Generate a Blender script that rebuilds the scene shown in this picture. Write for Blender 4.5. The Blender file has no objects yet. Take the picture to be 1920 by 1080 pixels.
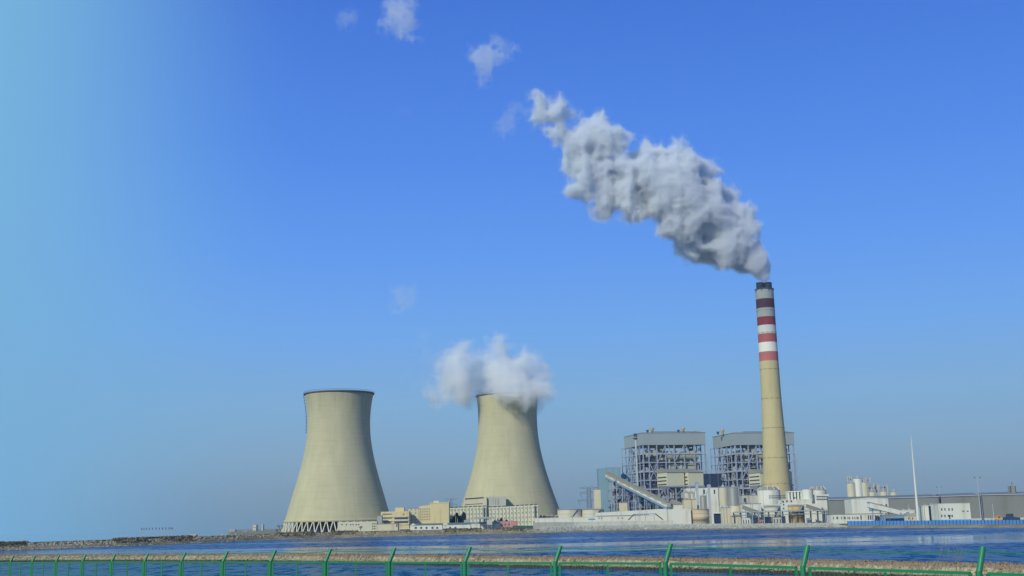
import bpy, math, random
import numpy as np
from mathutils import Vector, Matrix
R = math.radians
scene = bpy.context.scene
C = scene.collection
random.seed(7); rng = np.random.default_rng(11)

# ---------------------------------------------------------------- camera
PITCH, ROLL, FOC, CAMZ = math.atan(440/2200), R(1.25), 2200.0, 9.0
_f = Vector((0, math.cos(PITCH), math.sin(PITCH)))
_r0 = Vector((1, 0, 0)); _u0 = Vector((0, -math.sin(PITCH), math.cos(PITCH)))
_r = math.cos(ROLL)*_r0 - math.sin(ROLL)*_u0
_u = math.cos(ROLL)*_u0 + math.sin(ROLL)*_r0
cd = bpy.data.cameras.new('camera'); cam = bpy.data.objects.new('camera', cd); C.objects.link(cam)
cd.sensor_width = 36; cd.lens = 36*FOC/1920; cd.clip_start = 0.5; cd.clip_end = 60000
cam.matrix_world = Matrix(((_r.x, _u.x, -_f.x, 0), (_r.y, _u.y, -_f.y, 0), (_r.z, _u.z, -_f.z, CAMZ), (0, 0, 0, 1)))
scene.camera = cam

# ---------------------------------------------------------------- sky, sun, exposure
SUN_EL, SUN_AZ = R(31), R(213)            # azimuth: clockwise from +Y; the sun stands behind the camera, to its left
sd = Vector((math.sin(SUN_AZ)*math.cos(SUN_EL), math.cos(SUN_AZ)*math.cos(SUN_EL), math.sin(SUN_EL)))
sl = bpy.data.lights.new('sun', 'SUN'); sl.energy = 3.6; sl.angle = R(0.53); sl.color = (1, 0.94, 0.77)
so = bpy.data.objects.new('sun', sl); C.objects.link(so); so.rotation_euler = sd.to_track_quat('Z', 'Y').to_euler()
so.location = (-200, -200, 300)

def s2l(c):
    return tuple(((v/255)/12.92 if v/255 <= 0.04045 else ((v/255+0.055)/1.055)**2.4) for v in c)

w = bpy.data.worlds.new('World'); scene.world = w; w.use_nodes = True
nt = w.node_tree; nt.nodes.clear(); N = nt.nodes.new; LK = nt.links.new
out = N('ShaderNodeOutputWorld'); bg = N('ShaderNodeBackground'); bg.inputs[1].default_value = 0.1
sky = N('ShaderNodeTexSky'); sky.sky_type = 'NISHITA'; sky.sun_disc = False
sky.sun_elevation = SUN_EL; sky.sun_rotation = SUN_AZ; sky.dust_density = 1.5; sky.ozone_density = 3
tc = N('ShaderNodeTexCoord'); sep = N('ShaderNodeSeparateXYZ'); LK(tc.outputs['Generated'], sep.inputs[0])
asn = N('ShaderNodeMath'); asn.operation = 'ARCSINE'; LK(sep.outputs[2], asn.inputs[0])
nrm = N('ShaderNodeMath'); nrm.operation = 'MULTIPLY'; LK(asn.outputs[0], nrm.inputs[0]); nrm.inputs[1].default_value = 1/R(90)
def ramp(stops, fac):
    r = N('ShaderNodeValToRGB'); r.color_ramp.interpolation = 'B_SPLINE' if False else 'LINEAR'
    el = r.color_ramp.elements
    while len(el) > 1: el.remove(el[-1])
    el[0].position = stops[0][0]; el[0].color = (*stops[0][1], 1)
    for p, c in stops[1:]:
        e = el.new(p); e.color = (*c, 1)
    LK(fac, r.inputs[0]); return r
SKYR = [(0, s2l((112,143,168))), (1.5/90, s2l((121,151,176))), (3.2/90, s2l((127,166,196))), (5.8/90, s2l((124,176,220))),
        (9/90, s2l((106,170,245))), (13/90, s2l((89,154,248))), (18/90, s2l((72,135,239))), (25/90, s2l((55,114,221))),
        (40/90, s2l((40,84,170))), (1, s2l((24,54,120)))]
rr = ramp(SKYR, nrm.outputs[0])
mx = N('ShaderNodeMix'); mx.data_type = 'RGBA'; mx.blend_type = 'MULTIPLY'; mx.inputs[0].default_value = 1
mx.inputs[7].default_value = (10, 10, 10, 1); mx.clamp_result = False
LK(rr.outputs[0], mx.inputs[6])
m2 = N('ShaderNodeMix'); m2.data_type = 'RGBA'; m2.inputs[0].default_value = 0.9      # 10 % Nishita, 90 % measured gradient
LK(sky.outputs[0], m2.inputs[6]); LK(mx.outputs[2], m2.inputs[7])
# pale cyan overlay fade, added to the sky as a glow towards the left
at = N('ShaderNodeMath'); at.operation = 'ARCTAN2'; LK(sep.outputs[0], at.inputs[0]); LK(sep.outputs[1], at.inputs[1])
mr = N('ShaderNodeMapRange'); mr.interpolation_type = 'SMOOTHERSTEP'
mr.inputs[1].default_value = R(-8); mr.inputs[2].default_value = R(-29); LK(at.outputs[0], mr.inputs[0])
m3 = N('ShaderNodeMix'); m3.data_type = 'RGBA'; LK(mr.outputs[0], m3.inputs[0]); LK(m2.outputs[2], m3.inputs[6])
cy = s2l((118,181,222)); m3.inputs[7].default_value = (cy[0]*10, cy[1]*10, cy[2]*10, 1)
LK(m3.outputs[2], bg.inputs[0]); LK(bg.outputs[0], out.inputs[0])

vs = scene.view_settings; vs.view_transform = 'Standard'; vs.look = 'None'; vs.exposure = 0; vs.gamma = 1; vs.use_curve_mapping = False
cy_ = scene.cycles
cy_.max_bounces = 16; cy_.volume_bounces = 12; cy_.diffuse_bounces = 3; cy_.glossy_bounces = 3; cy_.use_denoising = True
cy_.sample_clamp_indirect = 5; cy_.caustics_reflective = False; cy_.caustics_refractive = False

# ---------------------------------------------------------------- helpers
def ray(px, py):
    return (_f*FOC + _r*(px-960) + _u*(540-py)).normalized()
def W(px, py, Y):
    d = ray(px, py); t = Y/d.y
    return Vector((d.x*t, Y, CAMZ + d.z*t))
def G(px, py, z=0.0):
    d = ray(px, py); t = (z-CAMZ)/d.z
    return Vector((d.x*t, d.y*t, z))
def interp(x, pts):
    return float(np.interp(x, [p[0] for p in pts], [p[1] for p in pts]))

class MB:
    def __init__(s): s.v = []; s.f = []; s.m = []; s.sm = []
    def add(s, vs, fs, m=0, smooth=False):
        n = len(s.v); s.v += [tuple(v) for v in vs]
        for f in fs: s.f.append(tuple(i+n for i in f)); s.m.append(m); s.sm.append(smooth)
        return s
    def box(s, x0, x1, y0, y1, z0, z1, m=0):
        return s.add([(x0,y0,z0),(x1,y0,z0),(x1,y1,z0),(x0,y1,z0),(x0,y0,z1),(x1,y0,z1),(x1,y1,z1),(x0,y1,z1)],
                     [(0,3,2,1),(4,5,6,7),(0,1,5,4),(1,2,6,5),(2,3,7,6),(3,0,4,7)], m)
    def bar(s, a, b, wd, ht=None, m=0, up=None):
        a = Vector(a); b = Vector(b); ht = ht or wd; d = (b-a).normalized()
        u = Vector(up) if up else (Vector((0,0,1)) if abs(d.z) < 0.9 else Vector((0,1,0)))
        r = d.cross(u).normalized(); u = r.cross(d)
        q = [(-1,-1),(1,-1),(1,1),(-1,1)]
        vs = [p + r*(i*wd/2) + u*(j*ht/2) for p in (a,b) for i,j in q]
        return s.add(vs, [(0,3,2,1),(4,5,6,7),(0,1,5,4),(1,2,6,5),(2,3,7,6),(3,0,4,7)], m)
    def tube(s, a, b, r0, r1=None, n=10, m=0, cap=True):
        a = Vector(a); b = Vector(b); r1 = r0 if r1 is None else r1; d = (b-a).normalized()
        u = Vector((0,0,1)) if abs(d.z) < 0.9 else Vector((0,1,0))
        r = d.cross(u).normalized(); u = r.cross(d); vs = []
        for p, rad in ((a,r0),(b,r1)):
            for k in range(n):
                t = 2*math.pi*k/n; vs.append(p + r*(rad*math.cos(t)) + u*(rad*math.sin(t)))
        s.add(vs, [(k, k+n, (k+1)%n+n, (k+1)%n) for k in range(n)], m, True)
        if cap: s.add(vs, [tuple(range(n)), tuple(range(2*n-1, n-1, -1))], m)
        return s
    def lathe(s, prof, n=48, m=0, x=0, y=0, mats=None, capb=False, capt=False, a0=0, a1=2*math.pi):
        vs = []; full = abs(a1-a0-2*math.pi) < 1e-6; c = n if full else n+1
        for r, z in prof:
            for k in range(c):
                t = a0+(a1-a0)*k/n; vs.append((x+r*math.cos(t), y+r*math.sin(t), z))
        for i in range(len(prof)-1):
            fs = [(i*c+k, i*c+(k+1)%c, (i+1)*c+(k+1)%c, (i+1)*c+k) for k in range(n)]
            base = len(s.v) if i == 0 else base
            if i == 0: s.v += vs
            for f in fs: s.f.append(tuple(j+base for j in f)); s.m.append(mats[i] if mats else m); s.sm.append(True)
        if capb: s.f.append(tuple(base+k for k in range(c-1,-1,-1))); s.m.append(m); s.sm.append(False)
        if capt: s.f.append(tuple(base+(len(prof)-1)*c+k for k in range(c))); s.m.append(m); s.sm.append(False)
        return s
    def prism(s, poly, y0, y1, m=0, mtop=None):           # poly in (x, z), counter-clockwise seen from -Y
        n = len(poly)
        vs = [(x,y0,z) for x,z in poly] + [(x,y1,z) for x,z in poly]
        s.add(vs, [tuple(range(n)), tuple(range(2*n-1,n-1,-1))], m)
        for k in range(n):
            j = (k+1)%n; s.add(vs, [(k, k+n, j+n, j)], m if mtop is None or poly[j][1]+poly[k][1] < 1e9 and not (poly[k][0] > poly[j][0] and mtop is not None) else mtop)
        return s
    def prismx(s, poly, x0, x1, m=0):                      # poly in (y, z)
        n = len(poly)
        vs = [(x0,y,z) for y,z in poly] + [(x1,y,z) for y,z in poly]
        s.add(vs, [tuple(range(n-1,-1,-1)), tuple(range(n,2*n))]+[(k,(k+1)%n,(k+1)%n+n,k+n) for k in range(n)], m)
        return s
    def build(s, name, mat, parent=None, loc=None):
        me = bpy.data.meshes.new(name); me.from_pydata(s.v, [], s.f)
        for mt in (mat if isinstance(mat, (list, tuple)) else [mat]): me.materials.append(mt)
        me.polygons.foreach_set('material_index', s.m); me.polygons.foreach_set('use_smooth', s.sm); me.update()
        o = bpy.data.objects.new(name, me); C.objects.link(o)
        if parent: o.parent = parent
        if loc is not None: o.location = loc
        return o

def npmesh(name, V, F, mat, smooth=False, parent=None):
    me = bpy.data.meshes.new(name); V = np.asarray(V, np.float32); F = np.asarray(F, np.int32); k = F.shape[1]
    me.vertices.add(len(V)); me.vertices.foreach_set('co', V.ravel())
    me.loops.add(F.size); me.loops.foreach_set('vertex_index', F.ravel())
    me.polygons.add(len(F)); me.polygons.foreach_set('loop_start', np.arange(len(F), dtype=np.int32)*k)
    me.polygons.foreach_set('loop_total', np.full(len(F), k, np.int32))
    me.polygons.foreach_set('use_smooth', np.full(len(F), smooth)); me.update(calc_edges=True); me.validate()
    me.materials.append(mat); o = bpy.data.objects.new(name, me); C.objects.link(o)
    if parent: o.parent = parent
    return o

def tag(o, label, cat=None, group=None, kind=None):
    if label: o['label'] = label
    if cat: o['category'] = cat
    if group: o['group'] = group
    if kind: o['kind'] = kind
    return o
def thing(name, label, cat, loc=(0,0,0), rz=0, group=None):
    o = bpy.data.objects.new(name, None); C.objects.link(o); o.location = loc; o.rotation_euler = (0,0,rz)
    o.empty_display_size = 1
    return tag(o, label, cat, group)
def struct(o, label, cat=None):
    return tag(o, label, cat or o.name.split('.')[0].replace('_', ' '), kind='structure')
def copy_tree(o, parent=None):
    c = o.copy(); C.objects.link(c)
    if parent: c.parent = parent
    for ch in [x for x in ALLCH(o)]: copy_tree(ch, c)
    return c
def ALLCH(o): return [x for x in bpy.data.objects if x.parent == o]

# ---------------------------------------------------------------- materials
def mat(name, col, rough=0.8, var=0.12, vscale=0.15, metal=0, spec=0.3, ribs=None, stain=None, grain=0, stretch=(1,1,1), bump=0, cols=None):
    """procedural paint / concrete / cladding: large soft variation, fine grain, optional vertical ribs or stain streaks"""
    m = bpy.data.materials.new(name); m.use_nodes = True; t = m.node_tree; n = t.nodes; l = t.links.new
    b = n['Principled BSDF']; b.inputs['Roughness'].default_value = rough; b.inputs['Metallic'].default_value = metal
    b.inputs['Specular IOR Level'].default_value = spec
    tc = n.new('ShaderNodeTexCoord'); mp = n.new('ShaderNodeMapping'); mp.inputs['Scale'].default_value = stretch
    l(tc.outputs['Object'], mp.inputs[0])
    nz = n.new('ShaderNodeTexNoise'); nz.inputs['Scale'].default_value = vscale; nz.inputs['Detail'].default_value = 8; nz.inputs['Roughness'].default_value = 0.62
    l(mp.outputs[0], nz.inputs[0])
    r = n.new('ShaderNodeValToRGB'); e = r.color_ramp.elements
    if cols:
        e[0].position = 0.3; e[1].position = 0.7; e[0].color = (*cols[0],1); e[1].color = (*cols[1],1)
    else:
        e[0].position = 0.25; e[1].position = 0.75
        e[0].color = tuple(c*(1-var) for c in col)+(1,); e[1].color = tuple(min(1,c*(1+var)) for c in col)+(1,)
    l(nz.outputs[0], r.inputs[0]); cur = r.outputs[0]
    def mult(fac_socket, dark, amt):
        nonlocal cur
        mm = n.new('ShaderNodeMix'); mm.data_type = 'RGBA'; mm.blend_type = 'MULTIPLY'
        mu = n.new('ShaderNodeMath'); mu.operation = 'MULTIPLY'; mu.inputs[1].default_value = amt; l(fac_socket, mu.inputs[0])
        l(mu.outputs[0], mm.inputs[0]); l(cur, mm.inputs[6]); mm.inputs[7].default_value = (*dark,1); cur = mm.outputs[2]
    if ribs:
        wv = n.new('ShaderNodeTexWave'); wv.wave_type = 'BANDS'; wv.bands_direction = ribs[0]; wv.inputs['Scale'].default_value = ribs[1]
        l(tc.outputs['Object'], wv.inputs[0]); mult(wv.outputs['Fac'], (0.55,0.55,0.58), ribs[2])
    if stain:
        mp2 = n.new('ShaderNodeMapping'); mp2.inputs['Scale'].default_value = stain[2]; l(tc.outputs['Object'], mp2.inputs[0])
        n2 = n.new('ShaderNodeTexNoise'); n2.inputs['Scale'].default_value = 1; n2.inputs['Detail'].default_value = 6; l(mp2.outputs[0], n2.inputs[0])
        r2 = n.new('ShaderNodeMapRange'); r2.inputs[1].default_value = 0.5; r2.inputs[2].default_value = 0.72; l(n2.outputs[0], r2.inputs[0])
        mult(r2.outputs[0], stain[0], stain[1])
    if grain:
        n3 = n.new('ShaderNodeTexNoise'); n3.inputs['Scale'].default_value = 2.5; n3.inputs['Detail'].default_value = 4; l(tc.outputs['Object'], n3.inputs[0])
        mult(n3.outputs[0], (0.3,0.3,0.3), grain)
    if bump:
        bp = n.new('ShaderNodeBump'); bp.inputs['Strength'].default_value = bump; bp.inputs['Distance'].default_value = 0.5
        l(nz.outputs[0], bp.inputs['Height']); l(bp.outputs[0], b.inputs['Normal'])
    l(cur, b.inputs['Base Color']); m['cur'] = 0
    return m
M = {}
M['white'] = mat('white_paint', (.62,.63,.56), .6, .06, .08, stain=((.62,.58,.5), .5, (.25,.25,.03)))
M['cream'] = mat('cream_render', (.56,.52,.36), .85, .08, .1, stain=((.6,.55,.48), .5, (.3,.3,.04)))
M['yellow'] = mat('yellow_render', (.60,.51,.28), .85, .07, .1, stain=((.65,.6,.5), .4, (.3,.3,.04)))
M['glass'] = mat('window_glass', (.035,.06,.10), .12, .2, .3, spec=.6)
M['dark'] = mat('dark_steel', (.035,.055,.10), .7, .3, .3)
M['bluedark'] = mat('dark_blue_cladding', (.010,.028,.08), .6, .15, .1, ribs=('X', .8, .4))
M['steel'] = mat('grey_blue_steel', (.28,.32,.41), .55, .12, .2)
M['pipe'] = mat('pale_lagging', (.38,.42,.46), .5, .2, .2)
M['beige'] = mat('beige_lagging', (.43,.43,.33), .6, .15, .12, ribs=('X', .25, .3))
M['header'] = mat('grey_green_cladding', (.31,.365,.375), .6, .05, .06, ribs=('X', .45, .25))
M['lightblue'] = mat('light_blue_cladding', (.19,.32,.40), .65, .05, .06, ribs=('X', .5, .2))
M['hangar'] = mat('grey_ribbed_cladding', (.20,.215,.205), .7, .08, .03, ribs=('X', .35, .55), stain=((.7,.66,.6), .5, (.1,.1,.02)))
M['roofgrey'] = mat('grey_roof_sheet', (.25,.245,.21), .8, .1, .1)
M['roofteal'] = mat('teal_roof_sheet', (.10,.17,.17), .7, .12, .2)
M['rust'] = mat('rusty_tank_paint', (.50,.36,.16), .8, .2, .12, stain=((.55,.42,.3), .8, (.2,.2,.05)))
M['tank'] = mat('pale_tank_paint', (.50,.48,.36), .7, .08, .1, stain=((.7,.6,.45), .5, (.3,.3,.04)))
M['metal'] = mat('brushed_metal', (.45,.43,.36), .35, .06, .1, metal=.6, spec=.5)
M['blue'] = mat('blue_sheet', (.075,.235,.58), .6, .1, .1)
M['skyblue'] = mat('sky_blue_paint', (.12,.38,.68), .7, .05, .2)
M['pink'] = mat('faded_pink_paint', (.46,.22,.215), .8, .15, .15)
M['green'] = mat('green_coated_steel', (.010,.175,.075), .45, .1, .8, spec=.5)
M['greenf'] = mat('faded_green_mesh', (.06,.16,.13), .7, .2, .3)
M['stone'] = mat('pale_stone_riprap', (.36,.37,.32), .95, .3, .6, grain=.5, cols=((.30,.32,.29),(.60,.60,.52)))
M['concrete'] = mat('pale_concrete', (.44,.44,.38), .9, .1, .05, stain=((.6,.58,.52), .6, (.3,.3,.05)))
M['orange'] = mat('orange_paint', (.62,.30,.06), .6, .1, .3)
M['red'] = mat('red_paint', (.40,.07,.06), .6, .1, .3)
M['rubber'] = mat('black_rubber', (.02,.02,.02), .8, .1, 1)
M['bark'] = mat('grey_bark', (.10,.085,.07), .9, .2, 2)
M['leafdark'] = mat('dark_conifer_leaf', (.02,.03,.045), .8, .4, .8, cols=((.008,.018,.03),(.022,.04,.045)))
M['scrub'] = mat('dry_scrub', (.12,.11,.05), .95, .3, .1, cols=((.06,.065,.035),(.26,.21,.11)))
M['rock'] = mat('brown_rock', (.28,.24,.17), .95, .3, .7, cols=((.17,.15,.105),(.50,.44,.31)))
M['lamp'] = mat('lamp_housing', (.45,.46,.46), .5, .1, 1)
M['vent'] = mat('ochre_vent_metal', (.34,.27,.13), .5, .2, .3)
M['glass2'] = mat('dim_balcony_glass', (.27,.28,.22), .3, .3, .3, spec=.5)
M['glassw'] = mat('pale_window_surround', (.30,.32,.28), .5, .1, .3)
M['tansilo'] = mat('tan_silo_paint', (.52,.48,.35), .7, .1, .1)
M['rustlight'] = mat('rust_washed_paint', (.52,.46,.30), .85, .1, .05, cols=((.50,.33,.15),(.54,.52,.40)))
M['lightpipe'] = mat('light_blue_pipe', (.25,.36,.42), .5, .1, .2)
M['bluecar'] = mat('blue_car_paint', (.06,.12,.30), .3, .05, 1, spec=.6)
M['flag'] = mat('faded_flag_cloth', (.17,.17,.25), .9, .3, 1)
QUICK_SMOKE = False; HAZE = 0.00006
# ---------------------------------------------------------------- water
WAVE = 1.25
def water_mat():
    m = bpy.data.materials.new('rippled_water'); m.use_nodes = True; t = m.node_tree; n = t.nodes; l = t.links.new
    b = n['Principled BSDF']; b.inputs['Base Color'].default_value = (.006,.055,.165,1); b.inputs['Roughness'].default_value = .06
    b.inputs['IOR'].default_value = 1.33; b.inputs['Specular IOR Level'].default_value = .4
    geo = n.new('ShaderNodeNewGeometry'); sp = n.new('ShaderNodeSeparateXYZ'); l(geo.outputs['Position'], sp.inputs[0])
    def math_(op, a, b_=None, c=None):
        k = n.new('ShaderNodeMath'); k.operation = op
        for i, v in enumerate((a, b_, c)):
            if v is None: continue
            if isinstance(v, (int, float)): k.inputs[i].default_value = v
            else: l(v, k.inputs[i])
        return k.outputs[0]
    def noise(scale, detail=3, rough=.5):
        mp = n.new('ShaderNodeMapping'); mp.inputs['Scale'].default_value = scale; l(geo.outputs['Position'], mp.inputs[0])
        k = n.new('ShaderNodeTexNoise'); k.inputs['Scale'].default_value = 1; k.inputs['Detail'].default_value = detail; k.inputs['Roughness'].default_value = rough
        l(mp.outputs[0], k.inputs[0]); return k.outputs[0]
    big = noise((.0045, .012, 1), 4); fine = noise((.02, .045, 1), 4)
    xs = math_('MULTIPLY', math_('MINIMUM', sp.outputs[0], 0), .42)
    yy = math_('ADD', math_('ADD', sp.outputs[1], xs), math_('MULTIPLY', math_('SUBTRACT', big, .5), 190))
    yy = math_('ADD', yy, math_('MULTIPLY', math_('SUBTRACT', fine, .5), 40))
    cr = n.new('ShaderNodeValToRGB'); e = cr.color_ramp.elements
    while len(e) > 1: e.remove(e[-1])
    e[0].position = 0; e[0].color = (0,0,0,1)
    for p, v in ((0.3136, 0), (0.3382, 0.95), (0.3727, 1), (0.38, 0.35), (0.3909, 1), (0.4545, 1), (0.4818, 0.0), (0.5591, 0.0), (0.5818, 0.55), (0.6182, 0.4), (0.6455, 0), (0.7818, 0), (0.7955, 0.35), (0.8091, 0), (0.9773, 0), (0.9955, 1)):
        x = e.new(p); x.color = (v,v,v,1)
    l(math_('DIVIDE', yy, 1100), cr.inputs[0]); calm = cr.outputs[0]
    # ripples: the wave slope is taken straight from noise fields, so far water keeps its roughness
    def nvec(scale, detail=2):
        mp = n.new('ShaderNodeMapping'); mp.inputs['Scale'].default_value = scale; l(geo.outputs['Position'], mp.inputs[0])
        k = n.new('ShaderNodeTexNoise'); k.inputs['Scale'].default_value = 1; k.inputs['Detail'].default_value = detail; l(mp.outputs[0], k.inputs[0])
        v = n.new('ShaderNodeVectorMath'); v.operation = 'SUBTRACT'; l(k.outputs['Color'], v.inputs[0]); v.inputs[1].default_value = (.5,.5,.5); return v.outputs[0]
    def vadd(a, b_):
        v = n.new('ShaderNodeVectorMath'); v.operation = 'ADD'; l(a, v.inputs[0]); l(b_, v.inputs[1]); return v.outputs[0]
    def vscale(a, s_):
        v = n.new('ShaderNodeVectorMath'); v.operation = 'SCALE'; l(a, v.inputs[0])
        if isinstance(s_, (int,float)): v.inputs['Scale'].default_value = s_
        else: l(s_, v.inputs['Scale'])
        return v.outputs[0]
    sl = vadd(vadd(vscale(nvec((.42,.13,1),3), 2.0), vscale(nvec((.13,.03,1),3), .75)), vscale(nvec((2.2,.9,1),2), .9))
    st = math_('SUBTRACT', 1, math_('MULTIPLY', calm, .985))
    gust = math_('ADD', .8, math_('MULTIPLY', noise((.012,.05,1), 3), .9))
    sl = vscale(sl, math_('MULTIPLY', math_('MULTIPLY', st, gust), WAVE))
    mk = n.new('ShaderNodeVectorMath'); mk.operation = 'MULTIPLY_ADD'; l(sl, mk.inputs[0]); mk.inputs[1].default_value = (1,1,0); mk.inputs[2].default_value = (0,0,1)
    nn = n.new('ShaderNodeVectorMath'); nn.operation = 'NORMALIZE'; l(mk.outputs[0], nn.inputs[0]); l(nn.outputs[0], b.inputs['Normal'])
    fr = n.new('ShaderNodeMapRange'); fr.inputs[1].default_value = 900; fr.inputs[2].default_value = 1200; fr.inputs[3].default_value = 1; fr.inputs[4].default_value = .2; l(sp.outputs[1], fr.inputs[0])
    l(math_('MULTIPLY', math_('ADD', .10, math_('MULTIPLY', st, .18)), fr.outputs[0]), b.inputs['Roughness'])
    l(math_('ADD', .22, math_('MULTIPLY', calm, .28)), b.inputs['Specular IOR Level'])
    return m
wm = water_mat()
water = MB().add([(-6000,20,0),(6000,20,0),(6000,9000,0),(-6000,9000,0)], [(0,1,2,3)]).build('water', wm)
struct(water, 'dark blue rippled water with pale calm streaks between dike and far shore', 'water')

# ---------------------------------------------------------------- far shore and land: one sheet to the horizon
SH = [(-400,1048),(0,1032.5),(240,1024),(480,1014),(640,1008.3),(720,1006.2),(840,1003.1),(960,1000.2),(1080,997.2),(1200,994.8),(1320,992.8),(1440,991.5),(1560,990.6),(1700,990),(1920,989.3),(2200,989)]
CREST = [(-400,3.0),(0,3.2),(480,4.1),(720,4.1),(960,3.7),(1020,2.2),(1100,1.3),(1200,1.1),(1440,1.1),(1560,1.3),(1600,1.9),(1920,1.9),(2200,1.9)]
GZ = 3.0
def shore(px): return G(px, interp(px, SH), 0)
def inland(px, d, z):
    p = shore(px); u = Vector((p.x, p.y, 0)).normalized(); q = p + u*d; return Vector((q.x, q.y, z))
def shore_mat():
    m = mat('shore_earth', (.2,.17,.11), .95, .3, .05, cols=((.16,.145,.09),(.36,.30,.20)), grain=.4)
    return m
def build_shore():
    xs = np.arange(-400, 2201, 6.0); rows = [(-60,-3,0),(-1.5,-.3,.6),(1.2,.35,.8),(4,.55,.6),(8,.8,.3),(12,1,.25),(18,1,.2),(60,None,0),(400,None,0),(9000,None,0)]
    V = []
    for px in xs:
        cz = interp(px, CREST)
        for i, (d, fz, j) in enumerate(rows):
            if fz is None:
                z = GZ if (d < 300 or px > 425) else -3
                if d == 400 and px <= 425: d = 270
            if fz is None and d > 500 and px <= 425: d = 300
            if fz is not None: z = fz if fz < 0 else fz*cz
            p = inland(px, d + (random.uniform(-j, j)*1.5), z + (random.uniform(-j, j)*.35 if 0 < i < 7 else 0))
            V.append(p)
    nr = len(rows); F = [(i*nr+j, (i+1)*nr+j, (i+1)*nr+j+1, i*nr+j+1) for i in range(len(xs)-1) for j in range(nr-1)]
    o = npmesh('ground', [tuple(v) for v in V], F, shore_mat(), True)
    struct(o, 'flat land and earth bank of the far shore reaching to the horizon', 'ground')
build_shore()
def okY(x0, x1, Y):
    off = 26 if max(x0, x1) > 1560 else 22
    return max(Y, max(shore(x0).y, shore(x1).y)+off)
def front(px, d): return inland(px, d, 0)   # a point d metres behind the waterline

# rubble and scrub along the far bank
ICO_V = np.array([(0,0,1),(.894,0,.447),(.276,.851,.447),(-.724,.526,.447),(-.724,-.526,.447),(.276,-.851,.447),(.724,.526,-.447),(-.276,.851,-.447),(-.894,0,-.447),(-.276,-.851,-.447),(.724,-.526,-.447),(0,0,-1)])
ICO_F = np.array([(0,1,2),(0,2,3),(0,3,4),(0,4,5),(0,5,1),(1,6,2),(2,7,3),(3,8,4),(4,9,5),(5,10,1),(6,7,2),(7,8,3),(8,9,4),(9,10,5),(10,6,1),(11,7,6),(11,8,7),(11,9,8),(11,10,9),(11,6,10)])
def rocks(name, P, S, m, squash=.7):
    P = np.array(P); S = np.array(S); k = len(P)
    V = ICO_V[None]*(1+rng.uniform(-.28,.28,(k,12,1)))*S[:,None,None]*np.array([1,1,squash])
    a = rng.uniform(0,6.28,k); ca, sa = np.cos(a)[:,None], np.sin(a)[:,None]
    V = np.stack([V[...,0]*ca-V[...,1]*sa, V[...,0]*sa+V[...,1]*ca, V[...,2]], -1) + P[:,None]
    F = ICO_F[None] + (np.arange(k)*12)[:,None,None]
    return npmesh(name, V.reshape(-1,3), F.reshape(-1,3), m)
def blades(name, P, H, m, wide=.25, n=5, lean=.5):
    V = []; F = []
    for p, h in zip(P, H):
        for k in range(n):
            a = random.uniform(0, 6.283); dx, dy = math.cos(a), math.sin(a); l = random.uniform(0, lean)*h; hh = h*random.uniform(.6,1.1)
            b = len(V); bx, by = p[0]+random.uniform(-.3,.3)*h, p[1]+random.uniform(-.3,.3)*h; w_ = wide*h
            V += [(bx-dy*w_, by+dx*w_, p[2]-.1), (bx+dy*w_, by-dx*w_, p[2]-.1), (bx+dx*l+dy*w_*.5, by+dy*l-dx*w_*.5, p[2]+hh), (bx+dx*l-dy*w_*.5, by+dy*l+dx*w_*.5, p[2]+hh*.9)]
            F.append((b,b+1,b+2,b+3))
    return npmesh(name, V, F, m)
P = []; S = []
for _ in range(5200):
    px = random.uniform(-60, 1980) if random.random() < .3 else random.uniform(-60, 1060)
    cz = interp(px, CREST); d = random.uniform(-1, 9 if px < 1060 else 5); P.append(tuple(inland(px, d, max(.1, cz*min(1, d/9)) )))
    S.append(random.uniform(.3, .95) if px < 1060 else random.uniform(.2,.5))
tag(rocks('rubble', P, S, M['rock']), 'brown boulders strewn along the foot of the far bank', 'rubble', kind='stuff')
P = []; H = []
for _ in range(7000):
    px = random.uniform(-60, 1180); d = random.uniform(4, 20); cz = interp(px, CREST)
    P.append(tuple(inland(px, d, cz*min(1, d/10)))); H.append(random.uniform(.4, 1.25)*(1 if px < 1000 else .6)*(.6+.8*(math.sin(px*.06)+math.sin(px*.021+2)>.2)))
tag(blades('scrub', P, H, M['scrub'], .5, 4), 'dry brown and olive scrub covering the crest of the far bank', 'scrub', kind='stuff')

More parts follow.
